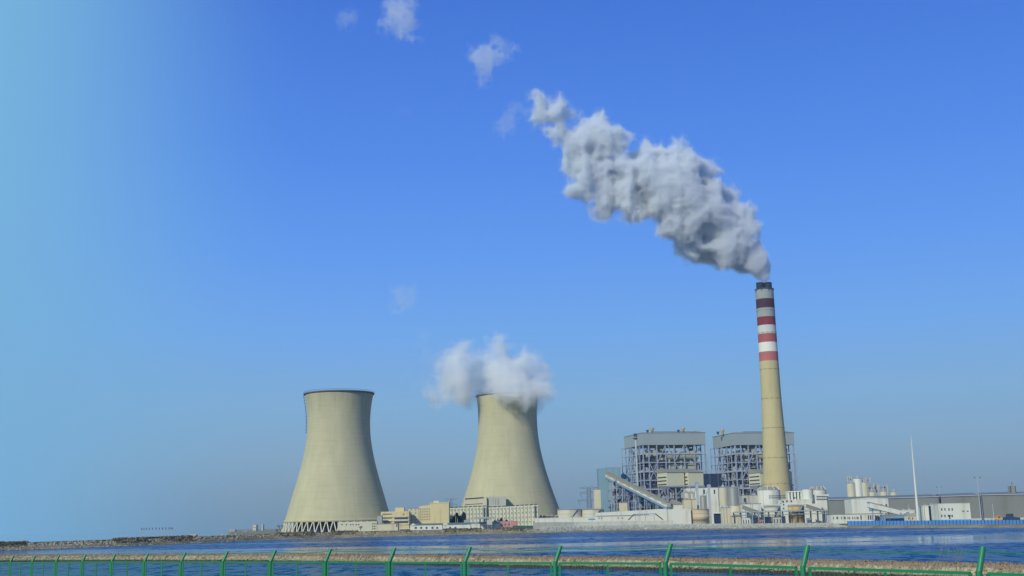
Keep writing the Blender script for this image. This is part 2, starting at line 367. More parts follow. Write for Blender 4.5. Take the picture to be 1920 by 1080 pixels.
# ---------------------------------------------------------------- dike in the water
DB = [(-500,1068),(0,1053.5),(240,1053),(480,1054),(720,1057.5),(960,1063.5),(1200,1068.5),(1440,1075),(1680,1084),(1920,1092),(2500,1110)]
def dike_mat():
    m = bpy.data.materials.new('dike_stone'); m.use_nodes = True; t = m.node_tree; n = t.nodes; l = t.links.new
    b = n['Principled BSDF']; b.inputs['Roughness'].default_value = .95
    g = n.new('ShaderNodeNewGeometry'); sp = n.new('ShaderNodeSeparateXYZ'); l(g.outputs['Position'], sp.inputs[0])
    nz = n.new('ShaderNodeTexNoise'); nz.inputs['Scale'].default_value = 1.1; nz.inputs['Detail'].default_value = 7; l(g.outputs['Position'], nz.inputs[0])
    r = n.new('ShaderNodeValToRGB'); e = r.color_ramp.elements; e[0].position = .35; e[1].position = .68; e[0].color = (.20,.165,.11,1); e[1].color = (.45,.39,.26,1); l(nz.outputs[0], r.inputs[0])
    ad = n.new('ShaderNodeMath'); ad.operation = 'MULTIPLY_ADD'; l(nz.outputs[0], ad.inputs[0]); ad.inputs[1].default_value = -.9; l(sp.outputs[2], ad.inputs[2])
    mr = n.new('ShaderNodeMapRange'); mr.inputs[1].default_value = -.05; mr.inputs[2].default_value = .22; l(ad.outputs[0], mr.inputs[0])
    mx = n.new('ShaderNodeMix'); mx.data_type = 'RGBA'; l(mr.outputs[0], mx.inputs[0]); mx.inputs[6].default_value = (.035,.036,.025,1); l(r.outputs[0], mx.inputs[7])
    mr2 = n.new('ShaderNodeMapRange'); mr2.inputs[1].default_value = 1.0; mr2.inputs[2].default_value = 1.35; l(ad.outputs[0], mr2.inputs[0])
    mx2 = n.new('ShaderNodeMix'); mx2.data_type = 'RGBA'; l(mr2.outputs[0], mx2.inputs[0]); l(mx.outputs[2], mx2.inputs[6]); mx2.inputs[7].default_value = (.24,.17,.12,1)
    l(mx2.outputs[2], b.inputs['Base Color'])
    return m
dm = dike_mat()
def build_dike():
    xs = np.concatenate([np.arange(-500,900,3.0), np.arange(900,2500,1.6)])
    rows = [(-8,-1.5,0),(-.3,-.1,.2),(.6,.45,.25),(1.2,1.1,.2),(1.7,1.6,.1),(2.4,1.95,.06),(5.6,2.0,.06),(6.8,1.6,.2),(9,0,.3),(14,-1.5,0)]
    V = []; top = []
    for px in xs:
        p = G(px, interp(px, DB), 0); u = Vector((p.x*.5, p.y, 0)).normalized(); wob = .22*math.sin(px*.031)+.15*math.sin(px*.083+1)
        for i, (d, z, j) in enumerate(rows):
            q = p + u*(d*1.25+wob+random.uniform(-j,j)*.8); V.append((q.x, q.y, z+random.uniform(-j,j)*.6))
    nr = len(rows); F = [(i*nr+j, (i+1)*nr+j, (i+1)*nr+j+1, i*nr+j+1) for i in range(len(xs)-1) for j in range(nr-1)]
    o = npmesh('dike', V, F, dm, False); struct(o, 'long low stone dike with dark waterline crossing the bay behind the fence', 'dike')
    P = []; S = []
    for _ in range(15000):
        px = random.uniform(-100, 2050); p = G(px, interp(px, DB), 0); u = Vector((p.x*.5, p.y, 0)).normalized()
        d = random.uniform(-.4, 2.4); z = max(0, min(1.9, d*.95)); q = p+u*(d*1.25); P.append((q.x, q.y, z)); S.append(random.uniform(.12,.34)*(1+.4*(px<600)))
    tag(rocks('rocks', P, S, dm, .8), 'rough tan and dark stones piled on the near face of the dike', 'rocks', kind='stuff')
    P = []; H = []
    for _ in range(5000):
        px = random.uniform(-100, 2050); p = G(px, interp(px, DB), 0); u = Vector((p.x*.5, p.y, 0)).normalized(); q = p+u*random.uniform(3.2,7.5)
        P.append((q.x,q.y,1.95)); H.append(random.uniform(.1,.38))
    g = mat('dry_dike_grass', (.25,.17,.11), .95, .3, .3, cols=((.17,.12,.08),(.34,.25,.15)))
    tag(blades('dry_grass', P, H, g, .5, 3), 'short reddish dry grass along the top of the dike', 'grass', kind='stuff')
build_dike()

# ---------------------------------------------------------------- near bank and green fence
nb = MB(); NX = []
near = [(-70, 60), (-30,44), (0,30), (12,20), (40,8)]
nb_v = []
def fence_pt(i):          # plan position of fence post i
    depth = 16.5*(1+.1406*i); px = (1835-118.4*i)/(1+.1406*i); return px, depth
FP = []
ys_tip = [(35,1043),(83,1042),(192,1040),(330,1036.5),(507,1032),(614,1029.5),(735,1028),(877,1026),(1045,1024),(1250,1020.5),(1505,1023.5),(1835,1027),(2300,1036)]
ys_rail = [(35,1053.5),(83,1053),(192,1052),(507,1052),(877,1052.5),(1045,1053),(1250,1053.5),(1505,1061),(1835,1071),(2300,1089)]
for i in range(-1, 18):
    px, d = fence_pt(i); b = W(px, interp(px, ys_rail), d); t_ = W(px, interp(px, ys_tip), d); FP.append((b, t_))
# near bank: a level verge under the fence that drops to the water behind it
A = FP[0][0]; B = FP[-1][0]; dirv = Vector((B.x-A.x, B.y-A.y, 0)).normalized(); nrmv = Vector((dirv.y, -dirv.x, 0)); nrmv = nrmv if nrmv.y > 0 else -nrmv
rows = [(-60,5.6),(-20,5.7),(-4,5.75),(0,5.8),(3,5.6),(7,3.5),(13,.2),(18,-2)]
V = []; K = 120
for k in range(K):
    q = A + dirv*(-60 + k*2.2)
    for d, z in rows:
        j = .12 if d > -10 else 0; p = q + nrmv*d; V.append((p.x+random.uniform(-j,j), p.y+random.uniform(-j,j), z+random.uniform(-j,j)))
nr = len(rows); F = [(i*nr+j, (i+1)*nr+j, (i+1)*nr+j+1, i*nr+j+1) for i in range(K-1) for j in range(nr-1)]
o = npmesh('near_bank', V, F, mat('near_bank_earth', (.2,.17,.1), .95, .3, .3, cols=((.09,.10,.05),(.26,.21,.13))), True)
struct(o, 'grassy earth bank under the green fence at the water edge', 'bank')

fence = thing('green_fence', 'green steel mesh fence with cranked posts running along the near bank', 'fence', (FP[3][0].x, FP[3][0].y, 5.8))
FO = Vector(fence.location)
tipdir = nrmv
def loc(v): return Vector(v) - FO
tips = []
for i, (b, t_) in enumerate(FP):
    h = t_.z - b.z; base = Vector((b.x, b.y, 5.6)); crank = Vector((b.x, b.y, b.z+.0)); k = h*.62
    tip = crank + tipdir*k*.85 + Vector((0,0,h)); tips.append(tip)
    pst = MB().tube(loc(base), loc(crank), .044, n=14).build('post', M['green'], fence)
    mb = MB(); mb.tube(loc(crank - Vector((0,0,.03))), loc(tip), .042, .04, n=14).build('post_arm', M['green'], pst)
# panels between posts: frame with centre stile, wire mesh inside
for i in range(len(FP)-1):
    a, b = FP[i][0], FP[i+1][0]; d = (b-a); L = d.length; u = d/L; off = .13 if True else 0
    a1 = a+u*off; b1 = b-u*off; dz = Vector((0,0,-.03))
    fr = MB(); T = .042
    fr.bar(loc(a1+dz), loc(b1+dz), T, T)
    for p in (a1, b1): fr.bar(loc(Vector((p.x,p.y,5.85))), loc(p+dz), T, T, up=(0,1,0))
    fr.bar(loc(Vector((a1.x,a1.y,5.85))), loc(Vector((b1.x,b1.y,5.85))), T, T)
    fr.build('panel_frame', M['green'], fence)
    c = (a1+b1)/2; MB().bar(loc(Vector((c.x,c.y,5.85))), loc(c+dz-Vector((0,0,.03))), .04, .04, up=(0,1,0)).build('stile', M['green'], fence)
    wm_ = MB(); nW = int((L-2*off)/.09)
    for k in range(1, nW):
        p = a1 + (b1-a1)*(k/nW); wm_.bar(loc(Vector((p.x,p.y,5.9))), loc(p+dz), .0045, .0045, up=(0,1,0))
    for k in range(1, 9):
        dz2 = Vector((0,0,-.03-.16*k)); wm_.bar(loc(a1+dz2), loc(b1+dz2), .004, .004)
    wm_.build('wire_mesh', M['green'], fence)
    # inclined mesh flap between the cranked arms and the wire strand along the tips
    fl = MB(); t0, t1 = tips[i], tips[i+1]; nW = int(L/.11)
    for k in range(1, nW):
        f = k/nW; p = a + (b-a)*f; q = t0 + (t1-t0)*f; q = q - Vector((0,0,.05*math.sin(math.pi*f)))
        fl.bar(loc(p), loc(q), .0028, .0028)
    fl.build('top_mesh', M['green'], fence)
    st = MB(); n_ = 12; off2 = Vector((0,0,-.05))
    pts = [t0+(t1-t0)*(k/n_) + off2 - Vector((0,0,.025*math.sin(math.pi*k/n_)*(1+.9*math.sin(i*2.1)))) for k in range(n_+1)]
    for p, q in zip(pts, pts[1:]): st.bar(loc(p), loc(q), .012, .016)
    st.build('top_strand', M['green'], fence)
# dry stalks behind the fence
def stalk(px0, py0, px1, py1, d, label):
    p = W(px0, py0, d); q = W(px1, py1, d); o = thing('dry_reed', label, 'reed', (p.x, p.y, 5.6), group=None)
    mb = MB(); L0 = Vector(o.location); base = Vector((p.x,p.y,5.5)); mid = (p+q)/2+Vector((.01,0,.01))
    for a, b, r in ((base,p,.006),(p,mid,.005),(mid,q,.003)): mb.tube(a-L0, b-L0, r, n=6)
    mb.build('stem', M['reed'], o)
    lf = MB()
    for k in range(5):
        f = .3+.14*k; a = p+(q-p)*f - L0; s_ = random.choice((-1,1)); b = a+Vector((s_*.05, random.uniform(-.03,.03), .06+.02*k)); lf.bar(a, b, .008, .002)
    lf.build('leaf', M['reed'], o)
M['reed'] = mat('dry_reed', (.17,.15,.10), .9, .2, 3)
stalk(1753,1085,1766,1024,19,'tall dry reed stem leaning right left of the bare weeds behind the fence')
stalk(1769,1085,1779,1026,19.4,'thinner dry reed stem just right of the tallest leaning reed')
stalk(1799,1085,1800,1031,18.6,'upright dry branching weed left of the last cranked green post')
stalk(1792,1085,1794,1036,19.1,'short twiggy dry weed close beside the upright weed')
# ---------------------------------------------------------------- cooling towers
def concrete_mat(name, c0, dark_amt, vs_):
    m = bpy.data.materials.new(name); m.use_nodes = True; t = m.node_tree; n = t.nodes; l = t.links.new
    b = n['Principled BSDF']; b.inputs['Roughness'].default_value = .95; b.inputs['Specular IOR Level'].default_value = .15
    tc = n.new('ShaderNodeTexCoord'); sp = n.new('ShaderNodeSeparateXYZ'); l(tc.outputs['Object'], sp.inputs[0])
    at = n.new('ShaderNodeMath'); at.operation = 'ARCTAN2'; l(sp.outputs[1], at.inputs[0]); l(sp.outputs[0], at.inputs[1])
    cb = n.new('ShaderNodeCombineXYZ'); l(at.outputs[0], cb.inputs[0]); l(sp.outputs[2], cb.inputs[1])
    def noise(sc, det, src=cb.outputs[0]):
        mp = n.new('ShaderNodeMapping'); mp.inputs['Scale'].default_value = sc; l(src, mp.inputs[0])
        k = n.new('ShaderNodeTexNoise'); k.inputs['Scale'].default_value = 1; k.inputs['Detail'].default_value = det; k.inputs['Roughness'].default_value = .6; l(mp.outputs[0], k.inputs[0]); return k.outputs[0]
    r = n.new('ShaderNodeValToRGB'); e = r.color_ramp.elements; e[0].position = .3; e[1].position = .7
    e[0].color = tuple(x*.9 for x in c0)+(1,); e[1].color = tuple(x*1.08 for x in c0)+(1,); l(noise((3, .03, 1), 6), r.inputs[0]); cur = r.outputs[0]
    def mult(s, lo, hi, col, amt):
        nonlocal cur
        mr = n.new('ShaderNodeMapRange'); mr.inputs[1].default_value = lo; mr.inputs[2].default_value = hi; mr.inputs[4].default_value = amt; l(s, mr.inputs[0])
        mm = n.new('ShaderNodeMix'); mm.data_type = 'RGBA'; mm.blend_type = 'MULTIPLY'; l(mr.outputs[0], mm.inputs[0]); l(cur, mm.inputs[6]); mm.inputs[7].default_value = (*col,1); cur = mm.outputs[2]
    mult(noise((28, .02, 1), 5), .5, .75, (.75,.74,.7), .35)           # vertical streaks
    mult(noise((.8, .9, 1), 2), .52, .66, (.86,.86,.84), .5)           # lift joints
    zz = n.new('ShaderNodeMath'); zz.operation = 'MULTIPLY_ADD'; l(noise((9, .02, 1), 5), zz.inputs[0]); zz.inputs[1].default_value = 70; l(sp.outputs[2], zz.inputs[2])
    mult(zz.outputs[0], vs_+18, vs_+60, (.45,.46,.45), dark_amt)       # soot streaks below the rim
    l(cur, b.inputs['Base Color']); return m
def smooth_profile(pts, n):
    z = np.array([p[1] for p in pts]); r = np.array([p[0] for p in pts]); zi = np.linspace(z[0], z[-1], n)
    co = np.polyfit((z-z.mean())/z.std(), r**2, 4); ri = np.sqrt(np.polyval(co, (zi-z.mean())/z.std())); return list(zip(ri, zi))
def cooling_tower(label, cx, Y, prof, yleg, ytop, base_z, mat_, ladder=None, soot=None, band_px=4.5):
    c = W(cx, 985, Y); T = thing('cooling_tower', label, 'cooling tower', (c.x, Y, base_z), group='cooling towers of the power plant')
    sc = (W(cx+1, 900, Y)-W(cx, 900, Y)).length
    pts = []
    for y, hw in prof: pts.append((hw*sc, W(cx, y, Y).z - base_z))
    pts = pts[::-1]; ztop = W(cx, ytop, Y).z - base_z; zleg = W(cx, yleg, Y).z - base_z
    sp = smooth_profile(pts, 40); sp = [(r, z) for r, z in sp if z > zleg] ; r0 = sp[0][0] + (sp[0][1]-zleg)*.25; sp = [(r0, zleg)] + sp
    mb = MB(); mb.lathe(sp + [(sp[-1][0]-.9, sp[-1][1])] + [(r-.7, z) for r, z in sp[::-3]], n=96); mb.build('shell', mat_, T)
    rt = sp[-1][0]; zt = sp[-1][1]
    rm = MB(); rm.lathe([(rt-.1,zt-1.3),(rt+.9,zt-.9),(rt+1.0,zt+.2),(rt-1.2,zt+.3),(rt-1.2,zt-1.0)], n=96); rim_ = rm.build('rim', M['towerrim'], T)
    rl = MB()
    for k in range(72):
        t = 2*math.pi*k/72; rl.bar((math.cos(t)*(rt+.8), math.sin(t)*(rt+.8), zt), (math.cos(t)*(rt+.8), math.sin(t)*(rt+.8), zt+1.3), .12)
    rl.lathe([(rt+.75,zt+1.2),(rt+.75,zt+1.35),(rt+.9,zt+1.35)], n=72); rl.build('railing', M['dark'], rim_)
    rb = MB(); rb.lathe([(r0+.1,zleg-.2),(r0+.7,zleg),(r0+.5,zleg+2.0),(r0-.2,zleg+2.2)], n=96); rb.lathe([(r0-.5,zleg-.15),(r0-1.2,zleg)], n=96); rb.build('ring_beam', mat_, T)
    n = 50; rg = r0+3.2
    for k in range(n):
        lg = MB()
        t = 2*math.pi*(k+.5)/n; q = Vector((math.cos(t)*rg, math.sin(t)*rg, -.2))
        for s in (-.42, .42):
            t2 = t+2*math.pi*s/n; lg.bar(q, (math.cos(t2)*r0, math.sin(t2)*r0, zleg), .85, .85)
        lg.build('leg', M['towerleg'], T)
    bs = MB(); bs.lathe([(rg+1.2,-.5),(rg+1.2,.5),(rg-1.5,.5)], n=64); bs.build('basin_kerb', M['concrete'], T)
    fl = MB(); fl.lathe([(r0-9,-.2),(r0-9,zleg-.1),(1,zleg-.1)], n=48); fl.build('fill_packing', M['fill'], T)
    if ladder:
        a = R(ladder); ld = MB()
        zs = [z for r, z in sp if z > zt*.72]; 
        for (ra, za), (rb_, zb) in zip(sp[:-1], sp[1:]):
            if za < zt*.70: continue
            for da in (-.012, .012):
                ld.bar((math.cos(a+da)*(ra+1), math.sin(a+da)*(ra+1), za), (math.cos(a+da)*(rb_+1), math.sin(a+da)*(rb_+1), zb), .25)
            ld.lathe([(.8, za), (.8, za+.3)], n=8, x=math.cos(a)*(ra+1.2), y=math.sin(a)*(ra+1.2))
        ld.build('ladder', M['dark'], T)
    return T
CON = (.445,.418,.268)
M['tower1'] = concrete_mat('old_concrete_shell', CON, .5, 128)
M['tower2'] = concrete_mat('sooty_concrete_shell', CON, .75, 150)
M['towerrim'] = mat('weathered_rim_concrete', (.13,.13,.12), .9, .2, .1)
M['towerleg'] = mat('pale_leg_concrete', (.52,.51,.40), .9, .06, .2)
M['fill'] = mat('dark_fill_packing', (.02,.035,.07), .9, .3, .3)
P1 = [(738.5,64.7),(755,62),(775,59.8),(798,58.6),(827,60),(860,66.7),(907.5,79),(955,92),(975,98)]
cooling_tower('cream cooling tower with clear rim and open slanted legs, no steam, on the left', 634, 1090, P1, 978, 737.5, 3.4, M['tower1'], ladder=186)
P2 = [(742,58.3),(770,56.4),(805,55.8),(824,57.2),(866,66),(903.7,75.5),(926.5,83),(950,91),(968,97.5)]
cooling_tower('cooling tower with white steam spilling over its soot-stained rim', 956, 1204, P2, 972, 741, 3.4, M['tower2'])

# ---------------------------------------------------------------- chimney
def chimney():
    Y = 1170; cb = W(1453, 975, Y); ct = W(1433, 543, Y); Zb = 3.0
    T = thing('chimney', 'tall tapering chimney with red and white bands, smoke blowing from its top', 'chimney', (ct.x, Y, Zb))
    def hz(y): return W(1440, y, Y).z - Zb
    scl = lambda y: (W(1441, y, Y)-W(1440, y, Y)).length
    prof = [(975,29.5),(922.6,26.3),(861.5,22.8),(800,20.3),(747,18.4),(677.8,17.6),(594,16.9),(543,16.8)]
    def rad(y): return interp(y, prof[::-1])*scl(y)
    bands = [(975,0),(677.8,1),(660.6,2),(643,3),(627,2),(611,4),(595.3,5),(578.9,6),(561.7,5)]
    mats = [M['chim'], M['band_red'], M['band_white'], M['band_red2'], M['band_red3'], M['band_grey'], M['band_maroon']]
    idx = {0:0, 1:1, 2:2, 3:3, 4:4, 5:5, 6:6}
    ys = [975,940,900,861,830,800,770,747,715,677.8]
    mb = MB(); mb.lathe([(rad(y), hz(y)) for y in ys], n=56); mb.build('shaft', M['chim'], T)
    ends = [677.8,660.6,643,627,611,595.3,578.9,561.7,543.5]
    seq = [('red','band_red'),('white','band_white'),('red','band_red2'),('white','band_white2'),('red','band_red3'),('grey','band_grey'),('maroon','band_maroon'),('grey','band_grey')]
    for k, (nm, mt) in enumerate(seq):
        b = MB(); b.lathe([(rad(ends[k])+.003, hz(ends[k])), (rad(ends[k+1])+.003, hz(ends[k+1]))], n=56); o = b.build('paint_band', M[mt], T)
        o['label'] = f'{nm} painted band'
    zt = hz(543.5); rt = rad(543.5)
    cp = MB(); cp.lathe([(rt,zt-.5),(rt+.45,zt-.3),(rt+.45,zt+.7),(0.1,zt+.75)], n=56); cap_ = cp.build('cap_ring', M['dark'], T)
    for s in (-1, 1):
        f = MB(); hf = hz(530)-zt; f.lathe([(3.9,zt+.7),(3.9,zt+hf),(3.5,zt+hf),(3.5,zt+1)], n=28, x=s*4.0); f.build('flue', M['flue'], cap_)
    for y in (583, 625, 693, 748, 803, 859, 908):
        rg = MB(); z = hz(y); r_ = rad(y); 
        rg.lathe([(r_+.02,z-.15),(r_+.10,z-.15),(r_+.10,z+.15),(r_+.02,z+.15)], n=56)
        for k in range(12):
            a = 2*math.pi*k/12+.35; rg.bar((math.cos(a)*(r_-.1), math.sin(a)*(r_-.1), z), (math.cos(a)*(r_+.35), math.sin(a)*(r_+.35), z), .9, .9)
        rg.build('lamp_gallery', M['chimring'], T)
    for k in range(8):
        a = 2*math.pi*k/8+.3; b = MB(); b.box(-.35,.35,-.2,.2,zt-2.4,zt-.5); o = b.build('obstruction_lamp', M['dark'], T, (math.cos(a)*(rt+.2), math.sin(a)*(rt+.2), 0)); o.rotation_euler = (0,0,a+math.pi/2)
M['chim'] = mat('sandy_chimney_concrete', (.47,.405,.22), .95, .06, .05, stain=((.78,.75,.7), .5, (.3,.3,.03)), spec=.15)
M['chimring'] = mat('gallery_concrete', (.26,.23,.15), .95, .1, .1)
M['band_red'] = mat('faded_red_band', (.40,.125,.115), .85, .08, .1)
M['band_red2'] = mat('red_band', (.33,.085,.085), .85, .15, .12)
M['band_red3'] = mat('sooty_red_band', (.18,.030,.038), .85, .3, .15)
M['band_white'] = mat('white_band', (.66,.66,.58), .85, .04, .1)
M['band_white2'] = mat('dirty_white_band', (.50,.52,.48), .85, .12, .12)
M['band_grey'] = mat('soot_grey_band', (.27,.30,.29), .85, .08, .1)
M['band_maroon'] = mat('dark_maroon_band', (.055,.022,.040), .85, .15, .15)
M['flue'] = mat('sooty_flue_lining', (.012,.018,.03), .7, .3, .2)
chimney()

# ---------------------------------------------------------------- boiler houses
M['steel2'] = mat('pale_blue_beam_paint', (.36,.41,.50), .55, .12, .2)
def boiler_house(label, xl, xc, xr, Y, rot, seed, stair):
    rs = random.Random(seed); Zb = 3.0
    c0 = W(xc, 830, Y); xrgt = W(xr, 830, Y).x; Wd = (xrgt-c0.x)/math.cos(rot)*1.02
    H = W(xc, 812, Y).z - Zb; Hh = H - (W(xc, 834.5, Y).z - Zb)
    # depth so that the left face spans xl..xc
    D = 20
    for D in range(15, 90):
        p = Vector((c0.x - math.sin(rot)*D, Y + math.cos(rot)*D, 0))
        q = p - Vector((0,0,CAMZ-0)); d = Vector((p.x, p.y, c0.z-CAMZ)); X = 960 + FOC*d.dot(_r)/d.dot(_f)
        if X <= xl: break
    T = thing('boiler_house', label, 'boiler house', (c0.x, Y, Zb), rot, group='boiler houses')
    h0 = H-Hh
    hd = MB(); hd.box(-1, Wd+1, -1, D+1, h0, H); hd.build('header_cladding', M['header'], T)
    rf = MB(); rf.box(-1.4, Wd+1.4, -1.4, D+1.4, H, H+.5)
    rf.prism([(Wd*.78,H+.5),(Wd+1,H+.5),(Wd*.86,H+2.2)], 1, D*.6); roof_ = rf.build('roof', M['roofgrey'], T)
    fc = MB()
    for k in range(24): fc.bar((Wd*.15+k*Wd*.65/24, .5, H+.5), (Wd*.15+k*Wd*.65/24, .5, H+1.6), .3)
    fc.bar((Wd*.15,.5,H+1.5),(Wd*.8,.5,H+1.5),.3); fc.build('roof_railing', M['dark'], roof_)
    nx, ny = 8, 6; xs = [0, Wd*.09, Wd*.22, Wd*.36, Wd*.50, Wd*.66, Wd*.83, Wd]; ysd = [D*k/(ny-1) for k in range(ny)]
    lv = [h0*(k/9.0) for k in range(1, 9)]
    for i, x in enumerate(xs):
        for j, y in enumerate(ysd):
            if 0 < i < nx-1 and j not in (0, ny-1): continue
            b = MB(); wd = 1.15 if j == 0 else .9; b.box(x-wd/2, x+wd/2, y-wd/2, y+wd/2, 0, h0); b.build('column', M['steel'], T)
    for k, z in enumerate(lv):
        b = MB(); hb = 1.5 if k in (3, 5, 7) else .8
        for y in (ysd[0]-.15, ysd[-1]+.15): b.box(-.5, Wd+.5, y-.3, y+.3, z-hb/2, z+hb/2)
        for x in (xs[0]-.2, xs[-1]+.2): b.box(x-.3, x+.3, .15, D-.15, z-hb/2+.02, z+hb/2-.02)
        b.build('floor_beam', M['steel2'], T)
        g = MB()                                       # walkway gratings with gaps
        for q in range(6):
            x0 = Wd*q/6; 
            if rs.random() < .8: g.box(x0+.3, x0+Wd/6-.4, 1.0, 2.7, z-.12, z+.12)
            if rs.random() < .8: g.box(1, 7, D*q/6+1, D*(q+1)/6-.5, z-.4, z-.16)
        if g.v: g.build('walkway', M['dark'], T)
        rl = MB()
        for q in range(34):
            x = Wd*(q+.5)/34; rl.bar((x, .7, z+.2), (x, .7, z+1.5), .13)
        for q in range(16):
            y = D*(q+.5)/16; rl.bar((-.1, y, z+.3), (-.1, y, z+1.5), .13)
        rl.bar((0,.7,z+1.5),(Wd,.7,z+1.5),.14); rl.bar((-.1,0,z+1.55),(-.1,D,z+1.55),.14); rl.build('railing', M['pipe'], T)
    X = lambda f: Wd*f; Zf = lambda k: h0*k/9
    br = [((.36,9),(.22,6.9)),((.40,9),(.50,7.1)),((.66,9),(.50,7.1)),((.68,9),(.83,7.0)),((.22,7),(.09,5)),((.50,7),(.36,5)),((.09,7),(.22,4.9)),((.50,7),(.66,5.1)),((.36,5),(.22,3)),((.22,5),(.36,2.9)),((.83,5),(.66,3)),((.83,5),(1,3)),((.09,3),(.22,.8)),((.36,3),(.22,1)),((.66,3),(.5,1)),((.83,3),(.66,1))]
    for (a, za), (c, zc) in br:
        b = MB(); b.bar((X(a),-.55,Zf(za)-.4),(X(c),-.55,Zf(zc)+.3), .8, .8); b.build('brace', M['steel'], T)
    for k in range(3):
        b = MB(); b.bar((-.7, D*(.1+.3*k), Zf(8.8)), (-.7, D*(.4+.25*k), Zf(6.2)), .6); b.build('brace', M['steel'], T)
    # boiler body and drums
    b = MB(); b.box(X(.40), X(.86), 3.6, D*.7, Zf(2.6), Zf(6.9)); 
    for q in range(9): b.box(X(.39), X(.87), 3.1, 3.8, Zf(2.9+q*.42), Zf(2.9+q*.42)+.5)
    b.build('boiler_casing', M['beige'], T)
    b = MB(); b.tube((X(.36),5.6,Zf(7.8)),(X(.90),5.6,Zf(7.8)), h0*.06, n=20); b.build('steam_drum', M['beige'], T)
    b = MB(); b.box(X(.14), X(.26), 5, 22, Zf(7.2), Zf(8.5)); b.box(X(.29), X(.37), 4, 16, Zf(7.3), Zf(8.7)); b.build('duct', M['beige'], T)
    b = MB(); b.box(X(.06), X(.95), D*.62, D*.66, Zf(.3), Zf(8.2)); b.box(X(.1), X(.14), 10, D*.62, Zf(.3), Zf(6.4)); b.build('dark_backing', M['bluedark'], T)  # dark backing sheet added so the frame's gaps read as deep shade
    b = MB(); b.box(X(.41),X(.44),2.4,3.5,Zf(2.6),Zf(8.2)); b.box(X(.87),X(.90),2.5,9,Zf(3.3),Zf(7.8)); b.box(X(.60),X(.63),2.4,3.5,Zf(2.6),Zf(7.2)); b.build('duct', M['pipe'], T)
    # dense pipework, valves, tanks at every level
    for k in range(9):
        if k == 0: pp = MB()
        eq = []; dk = []
        for q in range(50 if k < 7 else 14):
            x = rs.uniform(0, Wd*(.42 if 2 < k else .95)); y = rs.uniform(2, 9); z = Zf(k)+rs.uniform(.5, h0/9-1); t = rs.random(); r = rs.uniform(.18,.5)
            if t < .35: pp.tube((x,y,z),(min(Wd-1, x+rs.uniform(3,14)),y,z), r, n=8)
            elif t < .6: pp.tube((x,y,Zf(k)),(x,y,Zf(k)+h0/9), r, n=8)
            elif t < .7: pp.tube((x,y,Zf(k)+1),(x+rs.uniform(-5,5),y,Zf(k)+h0/9-1), r*.7, n=8)
            elif t < .85: eq.append(MB().box(x, x+rs.uniform(1,4), y, y+2, Zf(k)+.3, Zf(k)+rs.uniform(1.5,5)))
            else: dk.append(MB().box(x, x+rs.uniform(2,6), y, y+2, Zf(k)+.4, Zf(k)+rs.uniform(3,7)))
        for q in range(26 if k < 7 else 6):
            y = rs.uniform(1, D-2); x = rs.uniform(1, 6); z = Zf(k)+rs.uniform(.5, h0/9-1); r = rs.uniform(.18,.45); t = rs.random()
            if t < .5: pp.tube((x,y,z),(x,min(D-1,y+rs.uniform(3,12)),z), r, n=8)
            elif t < .75: pp.tube((x,y,Zf(k)),(x,y,Zf(k)+h0/9), r, n=8)
            else: eq.append(MB().box(x, x+2, y, y+rs.uniform(1,4), Zf(k)+.3, Zf(k)+rs.uniform(1.5,5)))
        for q in range(8 if k < 7 else 3):
            x = rs.uniform(Wd*.86, Wd-2); y = rs.uniform(1.5,D*.5); pp.tube((x,y,Zf(k)),(x+rs.uniform(-2,2),y,Zf(k)+h0/9), .3, n=8)
            dk.append(MB().box(x-1.2,x+1.2,y+1,y+3,Zf(k)+rs.uniform(0,3),Zf(k)+rs.uniform(4,8)))
        if k == 8: pp.build('pipework', M['pipe'], T)
        for e in eq: e.build('equipment', M['beige'] if k % 2 else M['pipe'], T)
        for e in dk: e.build('casing', M['dark'], T)  # dark boxes: shade inside the frame is put into their colour
    # right-hand projecting galleries and an outer stair frame on the left
    g = MB()
    for k in range(2, 8):
        z = Zf(k); g.box(Wd+.5, Wd+3.2, 0, 10, z-.15, z+.15); g.bar((Wd+3.1,0,z+1.4),(Wd+3.1,10,z+1.4),.18)
        g.bar((Wd+3.1,.2,z),(Wd+.5,.2,z+h0/9), .25)
    g.build('side_gallery', M['steel'], T)
    g = MB(); xo = -5 
    for y in (D*.45, D*.98): g.box(xo-.35, xo+.35, y-.35, y+.35, 0, h0)
    for k in range(2, 10): g.bar((xo, D*.45, Zf(k)-.6), (xo, D*.98, Zf(k)-.6), .5); g.bar((xo, D*.98, Zf(k)-.6), (-.5, D*.98, Zf(k)-.6), .4)
    g.build('outer_frame', M['steel'], T)
    if stair:
        g = MB(); x = -1.8; y = D*.32; g.tube((x,y-2,0),(x,y-2,H-1.5), 1.25, n=16); g.build('riser_duct', M['pipe'], T)
        g = MB(); g.tube((x,y-2,H-2.5),(x,y-2,H+.8), 2.2, n=16); g.box(x-2.6,x+2.6,y-4.5,y+.4,H-5,H-3.9); g.build('riser_head', M['dark'], T)
    for fx in (.10, .60) if stair else (-.12, ):
        for s, r_, hh, mt in ((0, 1.7, 3.0, 'dark'), (5.4, 2.3, 5.2, 'vent')):
            g = MB(); x = X(fx)+s; g.lathe([(r_*.62,H+.5),(r_*.62,H+.5+hh*.55),(r_*1.15,H+.5+hh),(r_*.9,H+.5+hh)], n=20, x=x, y=3 if fx > 0 else D*.45, capt=True)
            g.build('roof_vent', M[mt], roof_)
    # precipitator inlet boxes hung at mid height in front
    return T, Wd, D, H, h0
A_, WA, DA, HA, h0A = boiler_house('open steel boiler house with grey header, complete in view left of the chimney', 1173, 1205, 1323, 1290, R(13), 3, True)
B_, WB, DB_, HB, h0B = boiler_house('open steel boiler house with grey header, partly hidden behind the banded chimney', 1340, 1378, 1491, 1262, R(13), 9, False)

